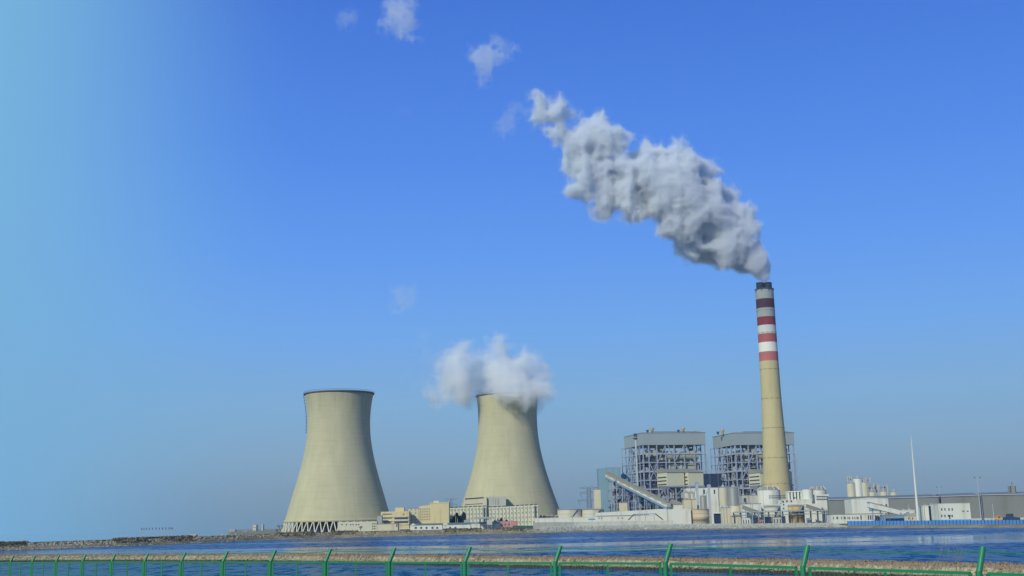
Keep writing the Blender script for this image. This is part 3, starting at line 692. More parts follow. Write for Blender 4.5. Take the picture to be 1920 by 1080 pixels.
# generic pixel-placed block building
def place(name, label, cat, x0, yt, x1, Y, group=None, rz=0, zb=3.0, yb=None):
    Y = okY(x0, x1, Y); ym = (yt+interp(x0, SH)-8)/2; a = W(x0, ym, Y); b = W(x1, ym, Y); top = W((x0+x1)/2, yt, Y)
    if yb is not None: zb = W((x0+x1)/2, yb, Y).z
    T = thing(name, label, cat, ((a.x+b.x)/2, Y, zb), rz, group)
    return T, (b.x-a.x)/math.cos(rz), top.z-zb
def lx(T, px, py): p = W(px, py, T.location.y); return p.x-T.location.x, p.z-T.location.z
def pane(T, x0, y0, x1, y1, m='glass', name='window', out=.12, d=.3):
    a = lx(T, x0, y0); b = lx(T, x1, y1); g = MB(); g.box(a[0], b[0], -out, d, b[1], a[1]); return g.build(name, M[m], T)

# precipitator boxes in front of the boiler houses
def esp(label, x0, x1, yt, yb, Y, group, D=21, rot=R(22), rails=True):
    a = W(x0, 900, Y); b = W(x1, 900, Y); zt = W(x1, yt, Y).z; zb = W(x1, yb, Y).z
    T = thing('filter_house', label, 'filter house', (a.x, Y, 3), rot, group); Wd = (b.x-a.x)/math.cos(rot); z0 = zb-3; z1 = zt-3
    g = MB(); g.box(0, Wd, 0, D, z0, z1); g.build('wall', M['cream2'], T)
    g = MB(); g.prismx([(-.8,z1),(D+.5,z1),(D+.5,z1+4.6),(D-1,z1+4.6)], -.5, Wd+.5); g.build('roof', M['roofgrey'], T)
    if rails:
        g = MB()
        for k in range(3): g.box(-.9, -.05, 1.5, D-2, z0+1.5+k*3.6, z0+2.1+k*3.6)
        g.build('side_gallery', M['dark'], T)
    for i, x in enumerate((.8, Wd/2, Wd-.8)):
        g = MB(); g.box(x-.5,x+.5,.5,1.5,0,z0); g.build('leg', M['steel'], T)
        g = MB(); g.box(x-.5,x+.5,D-1.5,D-.5,0,z0); g.build('leg', M['steel'], T)
    g = MB(); g.box(-1, Wd+1, -.3, .3, z0-1.6, z0-.02); g.bar((.5,0,z0-1.5),(Wd*.45,0,z0-9),.6); g.bar((Wd-.5,0,z0-1.5),(Wd*.55,0,z0-9),.6); g.build('support_truss', M['steel'], T)
    g = MB()
    for k in range(3):
        x = Wd*(k+.5)/3; g.add([(x-3,2,z0-.02),(x+3,2,z0-.02),(x+3,D-2,z0-.02),(x-3,D-2,z0-.02),(x,D/2,z0-7)], [(0,1,4),(1,2,4),(2,3,4),(3,0,4)])
    g.build('hopper', M['steel'], T)
M['cream2'] = mat('cream_cladding', (.58,.57,.41), .7, .05, .08, ribs=('Z', .35, .18))
GE = 'filter houses hung in front of the boiler houses'
esp('left cream filter house with ladder galleries on its left side, below left boiler house', 1251, 1285, 885, 910, 1215, GE)
esp('right cream filter house with slanted roof touching its twin, below left boiler house', 1291, 1321, 885, 910, 1218, GE)
esp('cream filter house with ladder galleries half hidden left of the chimney foot', 1426, 1446, 886, 909, 1210, GE)
esp('narrow cream filter house just right of the chimney below right boiler house', 1471, 1487, 886, 908, 1230, GE, rails=False)

def simple_block(name, label, cat, x0, yt, x1, Y, D, m, roof='roofgrey', parapet=.5, yb=None, group=None, rz=0, name_wall='wall'):
    T, Wd, H = place(name, label, cat, x0, yt, x1, Y, group, rz, yb=yb)
    g = MB(); g.box(-Wd/2, Wd/2, 0, D, 0, H-parapet); g.build(name_wall, M[m], T)
    if roof: g = MB(); g.box(-Wd/2-.2, Wd/2+.2, -.2, D+.2, H-parapet, H); ro = g.build('roof', M[roof], T)
    if roof and Wd > 8:
        q = random.Random(int(x0*7+yt)); nu = q.randint(2, 4)
        for k in range(nu):
            x = -Wd/2+Wd*(k+q.uniform(.2,.8))/nu; s_ = q.uniform(.5,1.1); y_ = q.uniform(.6, max(.8, D*.5)); g = MB(); g.box(x-s_, x+s_, y_, y_+1.4, H+.002, H+q.uniform(.7,1.7)); g.build('roof_unit', M[q.choice(('pipe','roofgrey','steel'))], ro)
        for k in range(2): x = q.uniform(-Wd*.45, Wd*.45); g = MB(); g.box(x-.12, x+.12, -.22, -.03, .3, H-parapet-.1); g.build('downpipe', M['roofgrey'], T)
    return T, Wd, H
simple_block('bunker_bay', 'dark blue clad bunker bay between the two boiler houses', 'industrial building', 1320, 888, 1354, 1275, 30, 'bluedark', 'dark')
T,Wd,H = simple_block('turbine_annex', 'long pale clad annex low behind the filter houses and silos', 'industrial building', 1288, 914, 1348, 1190, 20, 'white')
pane(T,1318,918,1322,926); pane(T,1338,918,1341,926)

# ---------------------------------------------------------------- coal side: transfer tower, conveyor, steelwork
T,Wd,H = simple_block('transfer_tower', 'tall light blue clad transfer tower at the top of the conveyor', 'industrial building', 1139, 876, 1166, 1235, 22, 'lightblue', 'steel')
g = MB(); g.box(-Wd/2-8.5, -Wd/2-.05, 2, 20, 0, H-.8); g.build('side_wing', M['lightblue'], T)
for py in (902, 919, 938, 950):
    for px in (1141, 1144.5): pane(T, px, py, px+2.2, py+2.6)
simple_block('link_block', 'lower light blue block joining transfer tower and boiler house', 'industrial building', 1166, 889, 1183, 1252, 16, 'lightblue', 'steel')
T,Wd,H = simple_block('stair_tower', 'narrow cream tower standing beside the lattice pylon', 'tower', 1114.5, 917, 1127, 1180, 8, 'cream')
def conveyor():
    a = W(1139, 890, 1215); b = W(1254, 947, 1120); T = thing('conveyor', 'inclined covered conveyor gallery rising left to the light blue transfer tower', 'conveyor', (b.x, b.y, 3)); O = Vector(T.location)
    A = a-O; B = b-O; d = (B-A).normalized()
    def off(h, s=0): r = d.cross(Vector((0,0,1))).normalized(); return Vector((0,0,h)) + r*s
    MB().bar(A, B, 4.6, 3.6).build('gallery', M['white'], T)
    MB().bar(A+off(.95), B+off(.95), 4.8, 1.9).build('upper_cladding', M['convroof'], T)
    g = MB(); g.bar(A+off(2.2,0), B+off(2.2,0), 5.4, .7); g.bar(A+off(2.75,0), B+off(2.75,0), 3.0, .5); g.build('roof', M['roofgrey'], T)
    g = MB(); g.bar(A+off(-3.0,0), B+off(-3.0,0), 4.4, 2.2); g.build('underside_truss', M['convblue'], T)
    g = MB(); g.bar(A+off(-4.3,0), B+off(-4.3,0), 4.5, .35); g.build('bottom_chord', M['dark'], T)
    n = 9
    for k in range(n):
        f0 = (k+.25)/n; f1 = (k+.72)/n; P0 = A+(B-A)*f0; P1 = A+(B-A)*f1
        for s in (1,): MB().bar(P0+off(-.55,2.35), P1+off(-.55,2.35), .12, .55).build('side_window', M['roofgrey'], T)
    for f in (.12, .3, .48, .66, .84):
        P0 = A+(B-A)*f; g = MB()
        for s in (-2, 2):
            q = P0+off(-4.2, s); 
            for dx in (-1.6, 1.6): g.bar(q+Vector((dx*.4,0,0)), Vector((q.x+dx*1.2, q.y, 0)), .55)
            z = 0
            while z < q.z-6: g.bar(Vector((q.x-1.8,q.y,z)), Vector((q.x+1.8,q.y,z+6)), .25); g.bar(Vector((q.x-1.8,q.y,z+6)), Vector((q.x+1.8,q.y,z+6)), .25); z += 6
        g.build('trestle', M['steel'], T)
M['convroof'] = mat('weathered_brown_grey_sheet', (.33,.30,.23), .8, .12, .1)
M['convblue'] = mat('light_blue_truss_paint', (.17,.28,.40), .6, .08, .1)
conveyor()
T,Wd,H = place('conveyor_house', 'small pale house with slanted grey roof at the foot of the conveyor', 'building', 1253, 936, 1282, 1125)
g = MB(); g.box(-Wd/2, Wd/2, 0, 12, 0, H-5.2); g.build('wall', M['white'], T)
g = MB(); g.prism([(-Wd/2-.3,H-5.15),(Wd/2+.3,H-5.15),(Wd/2-1,H-3.2),(-Wd/2+5,H)], -.4, 12.4); g.build('roof', M['roofslate'] if 'roofslate' in M else M['roofgrey'], T)
# steelwork and plant under the conveyor
def plant_frame(label, x0, yt, x1, Y, D, seed, mt='steel', nlev=6):
    rs = random.Random(seed); T, Wd, H = place('plant_frame', label, 'steel structure', x0, yt, x1, Y, 'steel pipe structures under the conveyor')
    nx = max(3, int(Wd/4.5)); 
    for i in range(nx+1):
        x = -Wd/2+Wd*i/nx; g = MB()
        for y in (0, D): g.box(x-.35,x+.35,y-.35,y+.35,0,H*(1 if i%2 else .94))
        g.build('column', M[mt], T)
    p = MB()
    for k in range(1, nlev+1):
        z = H*k/(nlev+.3); g = MB(); g.box(-Wd/2-.4, Wd/2+.4, -.3, .3, z-.25, z+.25); g.box(-Wd/2, Wd/2, .4, 3.5, z-.1, z+.1); g.bar((-Wd/2,-.2,z+1.3),(Wd/2,-.2,z+1.3),.14); g.build('floor_beam', M[mt], T)
        e = []; dk = []
        for q in range(int(Wd*.9)):
            x = rs.uniform(-Wd/2, Wd/2-1); y = rs.uniform(1.5, D); zz = H*(k-1)/(nlev+.3); hh = H/(nlev+.3); t = rs.random()
            if t < .3: p.tube((x,y,zz),(x,y,zz+hh), rs.uniform(.2,.5), n=8)
            elif t < .5: p.tube((x,y,zz+hh*rs.random()),(min(Wd/2,x+rs.uniform(2,7)),y,zz+hh*.5), rs.uniform(.2,.4), n=8)
            elif t < .62: p.bar((x,-.3,zz),(x+rs.uniform(-4,4),-.3,zz+hh), .3)
            elif t < .78: e.append(MB().box(x, x+rs.uniform(1,3.2), y, y+2, zz+.3, zz+hh*rs.uniform(.3,.95)))
            else: dk.append(MB().box(x, x+rs.uniform(1.5,4), y, y+1.5, zz+.2, zz+hh*rs.uniform(.5,1)))
        if k == nlev: p.build('pipework', M['pipe'], T)
        for q in e: q.build('equipment', M['beige'], T)
        for q in dk: q.build('casing', M['bluedark'], T)
plant_frame('leftmost steel pipe frame under the upper conveyor, in front of the light blue tower', 1146, 897, 1178, 1195, 14, 5)
plant_frame('middle steel pipe frame under the conveyor below the left boiler house', 1180, 912, 1212, 1190, 14, 6)
plant_frame('lowest steel pipe frame beneath the lower end of the conveyor', 1214, 930, 1246, 1185, 12, 8, nlev=4)
T,Wd,H = simple_block('pump_house', 'small cream house amid the steel frames, left of its lower twin', 'building', 1162, 942, 1177, 1165, 8, 'cream')
T,Wd,H = simple_block('pump_house', 'small cream shed right of the steel frames under the conveyor foot', 'building', 1226, 942, 1246, 1160, 8, 'cream')

# pylon
def pylon(label, px, yt, hw, Y, arms, group=None):
    c = W(px, 950, Y); zt = W(px, yt, Y).z; s = (W(px+1,930,Y)-W(px,930,Y)).length; T = thing('lattice_pylon', label, 'pylon', (c.x, Y, 3), group=group); H = zt-3
    g = MB(); wb = hw*s
    def corner(z, i): k = (1-z/H)*.55+.45*(1 if z < 1e9 else 0); r = wb*(.55+.45*(1-z/H)); return Vector((r*(-1 if i in (0,3) else 1), r*(-1 if i in (0,1) else 1), z))
    lv = [H*k/9 for k in range(10)]
    for z0, z1 in zip(lv, lv[1:]):
        for i in range(4):
            j = (i+1)%4; g.bar(corner(z0,i),corner(z1,i),.5); g.bar(corner(z0,i),corner(z1,j),.28); g.bar(corner(z0,j),corner(z1,i),.28); g.bar(corner(z1,i),corner(z1,j),.28)
    g.build('lattice_mast', M['pylonst'], T)
    for k, (ya, half) in enumerate(arms):
        z = W(px, ya, Y).z-3; L = half*s
        for sgn in (-1, 1):
            a = MB(); a.bar((sgn*wb*.6,0,z+1.6),(sgn*L,0,z),.35); a.bar((sgn*wb*.6,0,z-.8),(sgn*L,0,z),.35)
            for q in range(4): f=.2+.2*q; a.bar((sgn*(wb*.6+(L-wb*.6)*f),0,z+1.6*(1-f)),(sgn*(wb*.6+(L-wb*.6)*(f+.1)),0,z-.8*(1-f)),.22)
            a.build('cross_arm', M['pylonst'], T)
            if k: ins = MB(); ins.bar((sgn*L,0,z),(sgn*(L-2.0),0,z-4.6),.3); ins.build('insulator', M['dark'], T)
M['pylonst'] = mat('dull_galvanised_steel', (.13,.17,.22), .6, .1, .3)
pylon('lattice power pylon with three cross arms beside the narrow cream tower', 1105, 914, 5.2, 1240, [(915,17),(924,17),(938,21)])
pylon('faint distant lattice pylon behind the yellow apartment blocks', 846, 935, 3, 1900, [(936,12),(946,11)])

# ---------------------------------------------------------------- tanks
def tank(label, xc, hw, yt, Y, m='tank', dome=.14, rim=True, group='storage tanks', ladder=True):
    Y = okY(xc-hw, xc+hw, Y); c = W(xc, 960, Y); s = (W(xc+1,960,Y)-W(xc,960,Y)).length; r = hw*s; H = W(xc, yt, Y).z-3; T = thing('storage_tank', label, 'tank', (c.x, Y+r, 3), group=group)
    g = MB(); g.lathe([(r,0),(r,H*.33),(r+.02,H*.33),(r+.02,H*.66),(r,H*.66),(r,H)], n=48); g.build('shell', M[m], T)
    g = MB(); g.lathe([(r+.25,H-.3),(r+.25,H)]+[(r*math.cos(t), H+r*dome*math.sin(t)) for t in (0.01,.3,.6,.9,1.2,1.56)], n=48); dr_ = g.build('dome_roof', M['roofgrey'], T)
    g = MB()
    for k in range(40):
        t = 2*math.pi*k/40; g.bar((math.cos(t)*r, math.sin(t)*r, H),(math.cos(t)*r, math.sin(t)*r, H+1.2), .1)
    g.lathe([(r,H+1.15),(r,H+1.27)], n=40); g.build('railing', M['steel'], dr_)
    if ladder:
        g = MB(); n=14
        for k in range(n):
            t0 = -2.1+1.1*k/n; t1 = -2.1+1.1*(k+1)/n; g.bar((math.cos(t0)*(r+.6), math.sin(t0)*(r+.6), H*k/n),(math.cos(t1)*(r+.6), math.sin(t1)*(r+.6), H*(k+1)/n), .7,.25)
        g.build('spiral_stair', M['steel'], T)
    g = MB()
    for f in (.25,.5,.75): g.lathe([(r+.03,H*f-.12),(r+.12,H*f),(r+.03,H*f+.12)], n=48)
    g.build('hoop', M['steel'], T)
tank('pale tank with flat grey roof, left of two by the cream tower', 1069, 23, 955, 1150, dome=.04)
tank('pale ribbed tank directly below the lattice pylon', 1113, 21, 955, 1150, dome=.04)
tank('beige tank with grey domed roof below the chimney foot', 1451.5, 15.5, 950, 1012)
tank('yellow rusty tank with grey domed roof right of the chimney foot', 1496.5, 15, 948.5, 1000, 'rust')
tank('large weathered pale tank stained rusty orange beside a thin drain pipe', 1313, 19, 955, 1075, 'rustlight', dome=.02, ladder=False)

# silos
def silo(label, xc, hw, yt, Y, group, m='metal', yskirt=None, cone=.25, zb=3.0, top=True):
    c = W(xc, 940, Y); s = (W(xc+1,940,Y)-W(xc,940,Y)).length; r = hw*s; H = W(xc, yt, Y).z-zb; T = thing('silo', label, 'silo', (c.x, Y+r, zb), group=group)
    zs = (W(xc, yskirt, Y).z-zb) if yskirt else 0
    g = MB(); g.lathe([(r,zs),(r,H*.999)], n=32); g.build('shell', M[m], T)
    if zs: g = MB(); g.lathe([(r*1.02,0),(r*1.02,zs),(r,zs+.01)], n=32); g.build('skirt', M['cream'], T)
    g = MB(); g.lathe([(r+.1,H-.2),(r+.1,H),(r*.2,H+r*cone),(.05,H+r*cone)], n=32); sr_ = g.build('roof', M['roofgrey'], T)
    if top:
        g = MB()
        for k in range(16):
            t = 2*math.pi*k/16; g.bar((math.cos(t)*r, math.sin(t)*r, H),(math.cos(t)*r, math.sin(t)*r, H+1.2), .12)
        g.lathe([(r,H+1.1),(r,H+1.25)], n=24); g.build('railing', M['steel'], sr_)
        g = MB(); g.box(-r*.3, r*.1, -r*.4, r*.2, H, H+2.4); g.build('filter_unit', M['pipe'], sr_)
        g = MB(); g.tube((r*.75,-r*.75,0),(r*.75,-r*.75,H+1), .22, n=8); g.build('riser_pipe', M['pipe'], T)
    return T, r, H
G1 = 'silos of the ash plant in front of the boiler houses'
simple_block('silo_base_building', 'square cream building carrying two small silos', 'building', 1284, 936, 1306, 1105, 12, 'cream')
zb1 = W(1295, 935.9, 1106).z
silo('left of two small tan silos on the square cream building', 1290, 5.2, 924, 1107, G1, 'tansilo' if 'tansilo' in M else 'tank', zb=zb1)
silo('right of two small tan silos on the square cream building', 1299.5, 4.6, 924.5, 1107, G1, 'tank', zb=zb1)
silo('single tan silo right of the small twin silos', 1320, 6.8, 931, 1090, G1, 'metal')
silo('dull pale silo tucked behind the big shiny silo', 1359, 9, 914, 1085, G1, 'tank', yskirt=949)
silo('big shiny metal silo on cream skirt left of the chimney', 1378, 11.2, 915, 1045, G1, 'metal', yskirt=949)
# slanted pipe conveyors among the silos
def mast_with_chute(label, px, yt, Y):
    c = W(px, 950, Y); z = W(px, yt, Y).z-3; T = thing('bucket_elevator', label, 'elevator', (c.x, Y, 3), group='bucket elevators between the silos')
    g = MB(); g.box(-1,1,-.8,.8,0,z); g.build('casing', M['pipe'], T)
    g = MB(); g.lathe([(2.0,-.6),(2.0,.6)], n=16, capb=True, capt=True); o = g.build('head_pulley', M['steel'], T, (0,0,z+.6)); o.rotation_euler=(R(90),0,0)
    g = MB(); g.tube((0,0,z-1),(-5,0,z-11), .5, n=8); g.build('chute', M['pipe'], T)
mast_with_chute('pale elevator mast with chute behind the twin small silos', 1309, 908, 1130)
mast_with_chute('dark elevator mast with chute left of the big shiny silo', 1331, 913, 1125)
# ---------------------------------------------------------------- desulphurisation plant and right-hand works
T,Wd,H = place('scrubber_hall', 'long white hall with dark square windows at the chimney foot', 'industrial building', 1425, 936.5, 1541, 1055)
g = MB(); g.box(-Wd/2, Wd/2, 0, 26, 0, H-4); g.build('wall', M['white'], T)
g = MB(); g.box(-Wd*.12, Wd/2-8, .6, 20, H-4.05, H); g.build('upper_wall', M['white'], T)
for px, py in ((1467,939),(1474,938),(1482,938),(1468,945),(1468,952),(1520.5,949),(1529,951),(1489,932)): pane(T, px, py, px+2.6, py+2.8)
g = MB()
for k in range(2):
    for q in range(12):
        a = lx(T, 1442+q*2.6, 929+k*3.6-.03*q); g.box(a[0], a[0]+.75, -.5, .1, a[1]-.9, a[1])
g.build('louvre_strip', M['dark'], T)
def absorber(label, x0, x1, yt, ysh, Y, group):
    a = W(x0, ysh, Y); b = W(x1, ysh, Y); r = (b.x-a.x)/2; T = thing('absorber_tower', label, 'absorber', ((a.x+b.x)/2, Y+r, 3), group=group)
    z1 = W((x0+x1)/2, ysh, Y).z-3; z2 = W((x0+x1)/2, yt, Y).z-3
    g = MB(); g.lathe([(r,0),(r,z1)], n=40); g.build('shell', M['white'], T)
    g = MB(); g.lathe([(r+.3,z1-.1),(r*.72,z2),(.1,z2+.3)], n=8); g.build('hipped_roof', M['roofgrey'], T)
    g = MB()
    for k in range(10):
        t = 2*math.pi*k/10; g.bar((math.cos(t)*(r+.2), math.sin(t)*(r+.2), z1+.3),(math.cos(t)*r*.72, math.sin(t)*r*.72, z2+.3), .5)
    g.build('roof_rib', M['white'], T)
GA = 'round absorber towers'
absorber('wide white absorber tower with chamfered grey roof left of the chimney foot', 1424, 1467, 912.5, 919, 1090, GA)
absorber('white absorber tower with chamfered grey roof right of the chimney', 1521, 1553, 912.5, 919, 1120, GA)
def white_frame():
    T,Wd,H = place('duct_frame', 'white open frame with dark bays between the two absorbers', 'steel structure', 1480, 920.5, 1510, 1075)
    for k in range(6):
        g = MB(); x = -Wd/2+Wd*k/5; g.box(x-.8,x+.8,-.6,8,0,H-1); g.build('column', M['white'], T)
    g = MB(); g.box(-Wd/2-1,Wd/2+1,-1,9,H-1,H); g.box(-Wd/2-.5,Wd/2+.5,-.8,9,H*.55,H*.55+1.2); g.build('slab', M['white'], T)
    g = MB(); g.box(-Wd/2+.4,Wd/2-.4,3,7,0,H-1.1); g.build('inner_casing', M['bluedark'], T)
white_frame()
silo('white cylindrical tower with small dark opening beside the right absorber', 1518, 10, 917, 1060, 'round absorber towers', 'white', top=False, cone=.1)
T,Wd,H = place('louvred_hall','white hall with two rows of dark louvres below the right absorber','industrial building',1529,927,1556,1065)
g = MB(); g.box(-Wd/2,Wd/2,0,18,0,H); g.build('wall', M['white'], T)
g = MB()
for k in range(2):
    for q in range(7): a = lx(T, 1531+q*3.3, 930+k*5); g.box(a[0], a[0]+1.1, -.3, .1, a[1]-1.1, a[1])
g.build('louvre_strip', M['dark'], T)
T,Wd,H = simple_block('service_block', 'pale block with dark slanted doorway between big silo and absorber', 'building', 1393, 928, 1426, 1100, 16, 'concrete')
g = MB(); g.prism([(-Wd*.45,H*.45),(-Wd*.28,H*.32),(-Wd*.28,H*.9),(-Wd*.42,H*.9)], -.3, .1); g.build('doorway', M['dark'], T)
T,Wd,H = simple_block('store_block', 'lower pale store with sloping duct shadow in front of the absorber', 'building', 1391, 944, 1428, 1040, 12, 'white')
def incl_duct(name, label, p0, p1, Y, wd, ht, m, legs=3, mroof='roofgrey'):
    a = W(*p0, Y); b = W(*p1, Y); T = thing(name, label, 'conveyor', (b.x, Y, 3)); O = Vector(T.location); A = a-O; B = b-O
    MB().bar(A, B, wd, ht).build('gallery', M[m], T)
    up = Vector((0,0,ht*.5+.2)); MB().bar(A+up, B+up, wd+.6, .5).build('roof', M[mroof], T)
    for k in range(legs):
        p = A+(B-A)*(k+.5)/legs; g = MB(); 
        for s in (-1,1): g.bar((p.x, s*1.2, 0),(p.x, s*.8, p.z-ht*.5), .4)
        g.build('trestle', M['steel'], T)
incl_duct('inclined_gallery', 'grey inclined gallery falling right below the big silo', (1392,951), (1428,964), 1030, 3, 2.6, 'roofgrey')
incl_duct('inclined_gallery', 'grey inclined gallery falling right behind the rusty tank', (1512,949), (1552,962), 1035, 3, 2.4, 'roofgrey')
incl_duct('inclined_gallery', 'white inclined gallery with grey roof in front of the white gabled hall', (1628,947), (1688,961.5), 885, 6, 3.6, 'white', 4)

# pipe rack and clutter along the quay
def pipe_rack():
    Y = 998; a = W(1376, 962, Y); b = W(1560, 960, Y); T = thing('pipe_rack', 'long steel pipe rack running in front of the domed tanks', 'pipe rack', (a.x, Y, 3)); L = b.x-a.x; z1 = a.z-3
    for k in range(15):
        x = L*k/14; g = MB(); g.box(x-.25,x+.25,-.25,.25,0,z1); g.box(x-.25,x+.25,2.75,3.25,0,z1); g.box(x-.3,x+.3,-.4,3.4,z1-.4,z1-.02); g.box(x-.2,x+.2,0,3,z1-2.6,z1-2.3); g.build('column', M['dark'], T)
    for k, (y, z, r, m) in enumerate(((0,.45,.42,'pipe'),(1.2,.35,.3,'steel'),(2.4,.5,.45,'pipe'),(.3,-2.0,.35,'lightpipe'),(1.6,-2.05,.3,'dark'))):
        g = MB(); g.tube((-1,y,z1+z),(L+1,y,z1+z), r, n=10); g.build('pipe', M.get(m) or M['pipe'], T)
    g = MB()
    for k in range(60): g.bar((L*k/59,-.5,z1+.2),(L*k/59,-.5,z1+1.4),.1)
    g.bar((0,-.5,z1+1.4),(L,-.5,z1+1.4),.12); g.build('railing', M['dark'], T)
pipe_rack()
rs = random.Random(42)
kinds = [('pump_shed','pump shed'),('transformer','transformer'),('tank_skid','vessel'),('generator_container','container')]
names = [('white pump shed left of the pipe rack start',1392,971,1406,'white'),('small grey-blue transformer right of the white pump shed',1414,970,1421,'bluedark'),('blue-grey transformer with cooling fins below the beige domed tank',1436,969,1446,'bluedark'),
         ('pale sloped concrete bunker below the beige domed tank',1449,970,1466,'concrete'),('dark kiosk left of the rusty domed tank',1467,968,1473,'dark'),('low pink painted skid by the quay left of the transformer',1423,975,1433,'pink'),
         ('white kiosk at the right end of the pipe rack',1553,965,1560,'white'),('small grey pump shed right of the rusty domed tank',1514,972,1521,'steel')]
for lab, x0, yt, x1, m in names:
    Y = 975; T, Wd, H = place('equipment_cabinet', lab, 'equipment', x0, yt, x1, Y, 'equipment along the quay', yb=None)
    g = MB(); g.box(-Wd/2, Wd/2, 0, 3.5, 0, H); g.build('body', M[m], T)
    g = MB(); g.box(-Wd/2-.2, Wd/2+.2, -.3, 3.8, H, H+.25); g.build('cover', M['roofgrey'], T)
    g = MB()
    for k in range(3): x = -Wd/2+Wd*(k+.5)/3; g.box(x-.35,x+.35,-.15,.05,H*.2,H*.75)
    g.build('fin', M['dark'], T)
def car(label, px, Y, m, rz=0, bus=False, py=None, group='vehicles parked by the works'):
    Y = okY(px-3, px+3, Y); c = W(px, 985, Y); T = thing('bus' if bus else 'car', label, 'bus' if bus else 'car', (c.x, Y, 3.0), rz, group)
    L, wd, h = (10.5,2.5,3.0) if bus else (4.5,1.8,1.5)
    if bus:
        g = MB(); g.prism([(-L/2,.4),(L/2,.4),(L/2,2.2),(L/2-.25,h),(-L/2+.1,h),(-L/2,h-.2)], -wd/2, wd/2); g.build('body', M[m], T)
        g = MB(); g.box(-L/2+.6,L/2-.5,-wd/2-.03,wd/2+.03,1.5,2.4); g.build('window_band', M['glass'], T)
    else:
        g = MB(); g.prism([(-L/2,.35),(L/2,.35),(L/2,.75),(L/2-.9,.95),(-L/2+.2,1.0),(-L/2,.8)], -wd/2, wd/2); g.build('body', M[m], T)
        g = MB(); g.prism([(-L/2+.35,.99),(L/2-1.0,.95),(L/2-1.7,1.45),(-L/2+.9,h)], -wd/2+.12, wd/2-.12); g.build('cabin', M['glass'], T)
        g = MB(); g.box(-L/2+1.0,L/2-1.8,-wd/2+.2,wd/2-.2,h-.02,h+.05); g.build('roof_panel', M[m], T)
    for x in (-L*.3, L*.32):
        for y in (-wd/2+.05, wd/2-.05):
            g = MB(); g.tube((x,y-.12,.36),(x,y+.12,.36), .36 if not bus else .5, n=14); g.build('wheel', M['rubber'], T)
for i, (px, Y, m, lab) in enumerate([(1527,905,'bluecar','blue car at the left of the row by the pipe rack end'),(1535,907,'red','red car in the row by the pipe rack end'),(1543,905,'bluecar','blue car at the right of the row by the pipe rack end'),
    (748,1035,'white','white car left of the white bus below the yellow offices'),(753,1030,'white','white car close in front of the white bus'),(1013,1058,'white','white car parked at the right end of the green mesh fence')]):
    car(lab, px, Y, m, rz=random.uniform(-.2,.2))
car('white bus parked below the yellow office block', 760, 1042, 'white', bus=True)

# grey hangar along the right
def hangar(label, px0, px1, y0, y1, Ya, Yb, D=60):
    a = W(px0, y0, Ya); b = W(px1, y1, Yb); T = thing('warehouse', label, 'warehouse', (a.x, Ya, 3), math.atan2(Yb-Ya, b.x-a.x), 'long grey warehouse blocks'); L = math.hypot(b.x-a.x, Yb-Ya); H = a.z-3; H2 = b.z-3
    g = MB(); g.add([(0,0,0),(L,0,0),(L,D,0),(0,D,0),(0,0,H),(L,0,H2),(L,D,H2+3),(0,D,H+3)], [(4,5,6,7),(0,1,5,4),(1,2,6,5),(2,3,7,6),(3,0,4,7)]); g.build('wall', M['hangar'], T)
    g = MB(); g.bar((0,-.3,H+.2),(L,-.3,H2+.2),.9,.7); g.build('eaves_gutter', M['steel'], T)
    g = MB(); g.box(0,L,-.25,-.01,0,1.6); g.build('plinth', M['concrete'], T)
    n = int(L/22)
    for k in range(1, n): g = MB(); g.box(L*k/n-.2,L*k/n+.2,-.3,-.02,1.7,min(H,H2)-.4); g.build('downpipe', M['roofgrey'], T)
    g = MB(); g.box(L-.9,L+.1,-.5,-.05,0,H2+.6); g.build('end_pier', M['bluedark'], T)
hangar('grey ribbed warehouse block left, behind the white gabled hall', 1553, 1762, 937.5, 931.5, 960, 940)
hangar('grey ribbed warehouse block behind the white two-storey building', 1764, 1839, 931.3, 928.7, 938, 930)
hangar('grey ribbed warehouse block at the far right with rooftop tower', 1841, 2040, 928.5, 924.5, 929, 905)
# silos behind the hangar
G2 = 'cement silos behind the grey warehouse'
S2 = [(1599.5,7.5,906,'tall cream silo leftmost of the cement silos','tansilo'),(1613,8,897,'widest square-topped cream silo second in the cement silos','white'),(1624.5,8,904,'cream silo with dark marks third in the cement silos','tansilo'),
      (1638,7,922,'shorter cream silo in the middle of the cement silos','tansilo'),(1660,7,921,'short cream silo with slanted chute in the cement silos','tansilo'),(1679,6.5,922,'lone short cream silo rightmost of the cement silos','tansilo')]
for xc, hw, yt, lab, m in S2: silo(lab, xc, hw, yt, 1010, G2, m, cone=.15)
def silo_frame(label, x0, x1, yt, Y, seed):
    T,Wd,H = place('silo_headframe', label, 'steel structure', x0, yt, x1, Y, 'steel head frames on the cement silos'); rs = random.Random(seed)
    for k in range(3):
        g = MB(); x = -Wd/2+Wd*k/2; g.box(x-.3,x+.3,-.3,.3,0,H); g.build('column', M['tansilo'], T)
    g = MB()
    for k in range(10):
        z = H*(.55+.045*k); g.bar((-Wd/2,0,z),(Wd/2,0,z+rs.uniform(-1,1)),.25)
    for k in range(14):
        x = rs.uniform(-Wd/2,Wd/2-1.5); z = H*rs.uniform(.6,1); g.box(x,x+rs.uniform(.8,2.5),.4,1.6,z-1.6,z)
    g.build('walkway', M['steel'], T)
silo_frame('railed steel head frame above the third cement silo', 1618, 1634, 894.5, 1034, 1)
silo_frame('low steel head frame right of the tall cement silos', 1634, 1648, 906, 1034, 2)
silo_frame('rightmost grey head frame above the short cement silos', 1651, 1666, 909, 1034, 3)
silo_frame('thin railed head frame at the left end of the cement silos', 1592, 1600, 893, 1034, 4)
T,Wd,H = place('white_hall', 'white gabled hall in front of the grey warehouse below the cement silos', 'building', 1598, 935, 1667, 905)
g = MB(); g.box(-Wd/2,Wd/2,0,20,0,H); g.build('wall', M['white'], T)
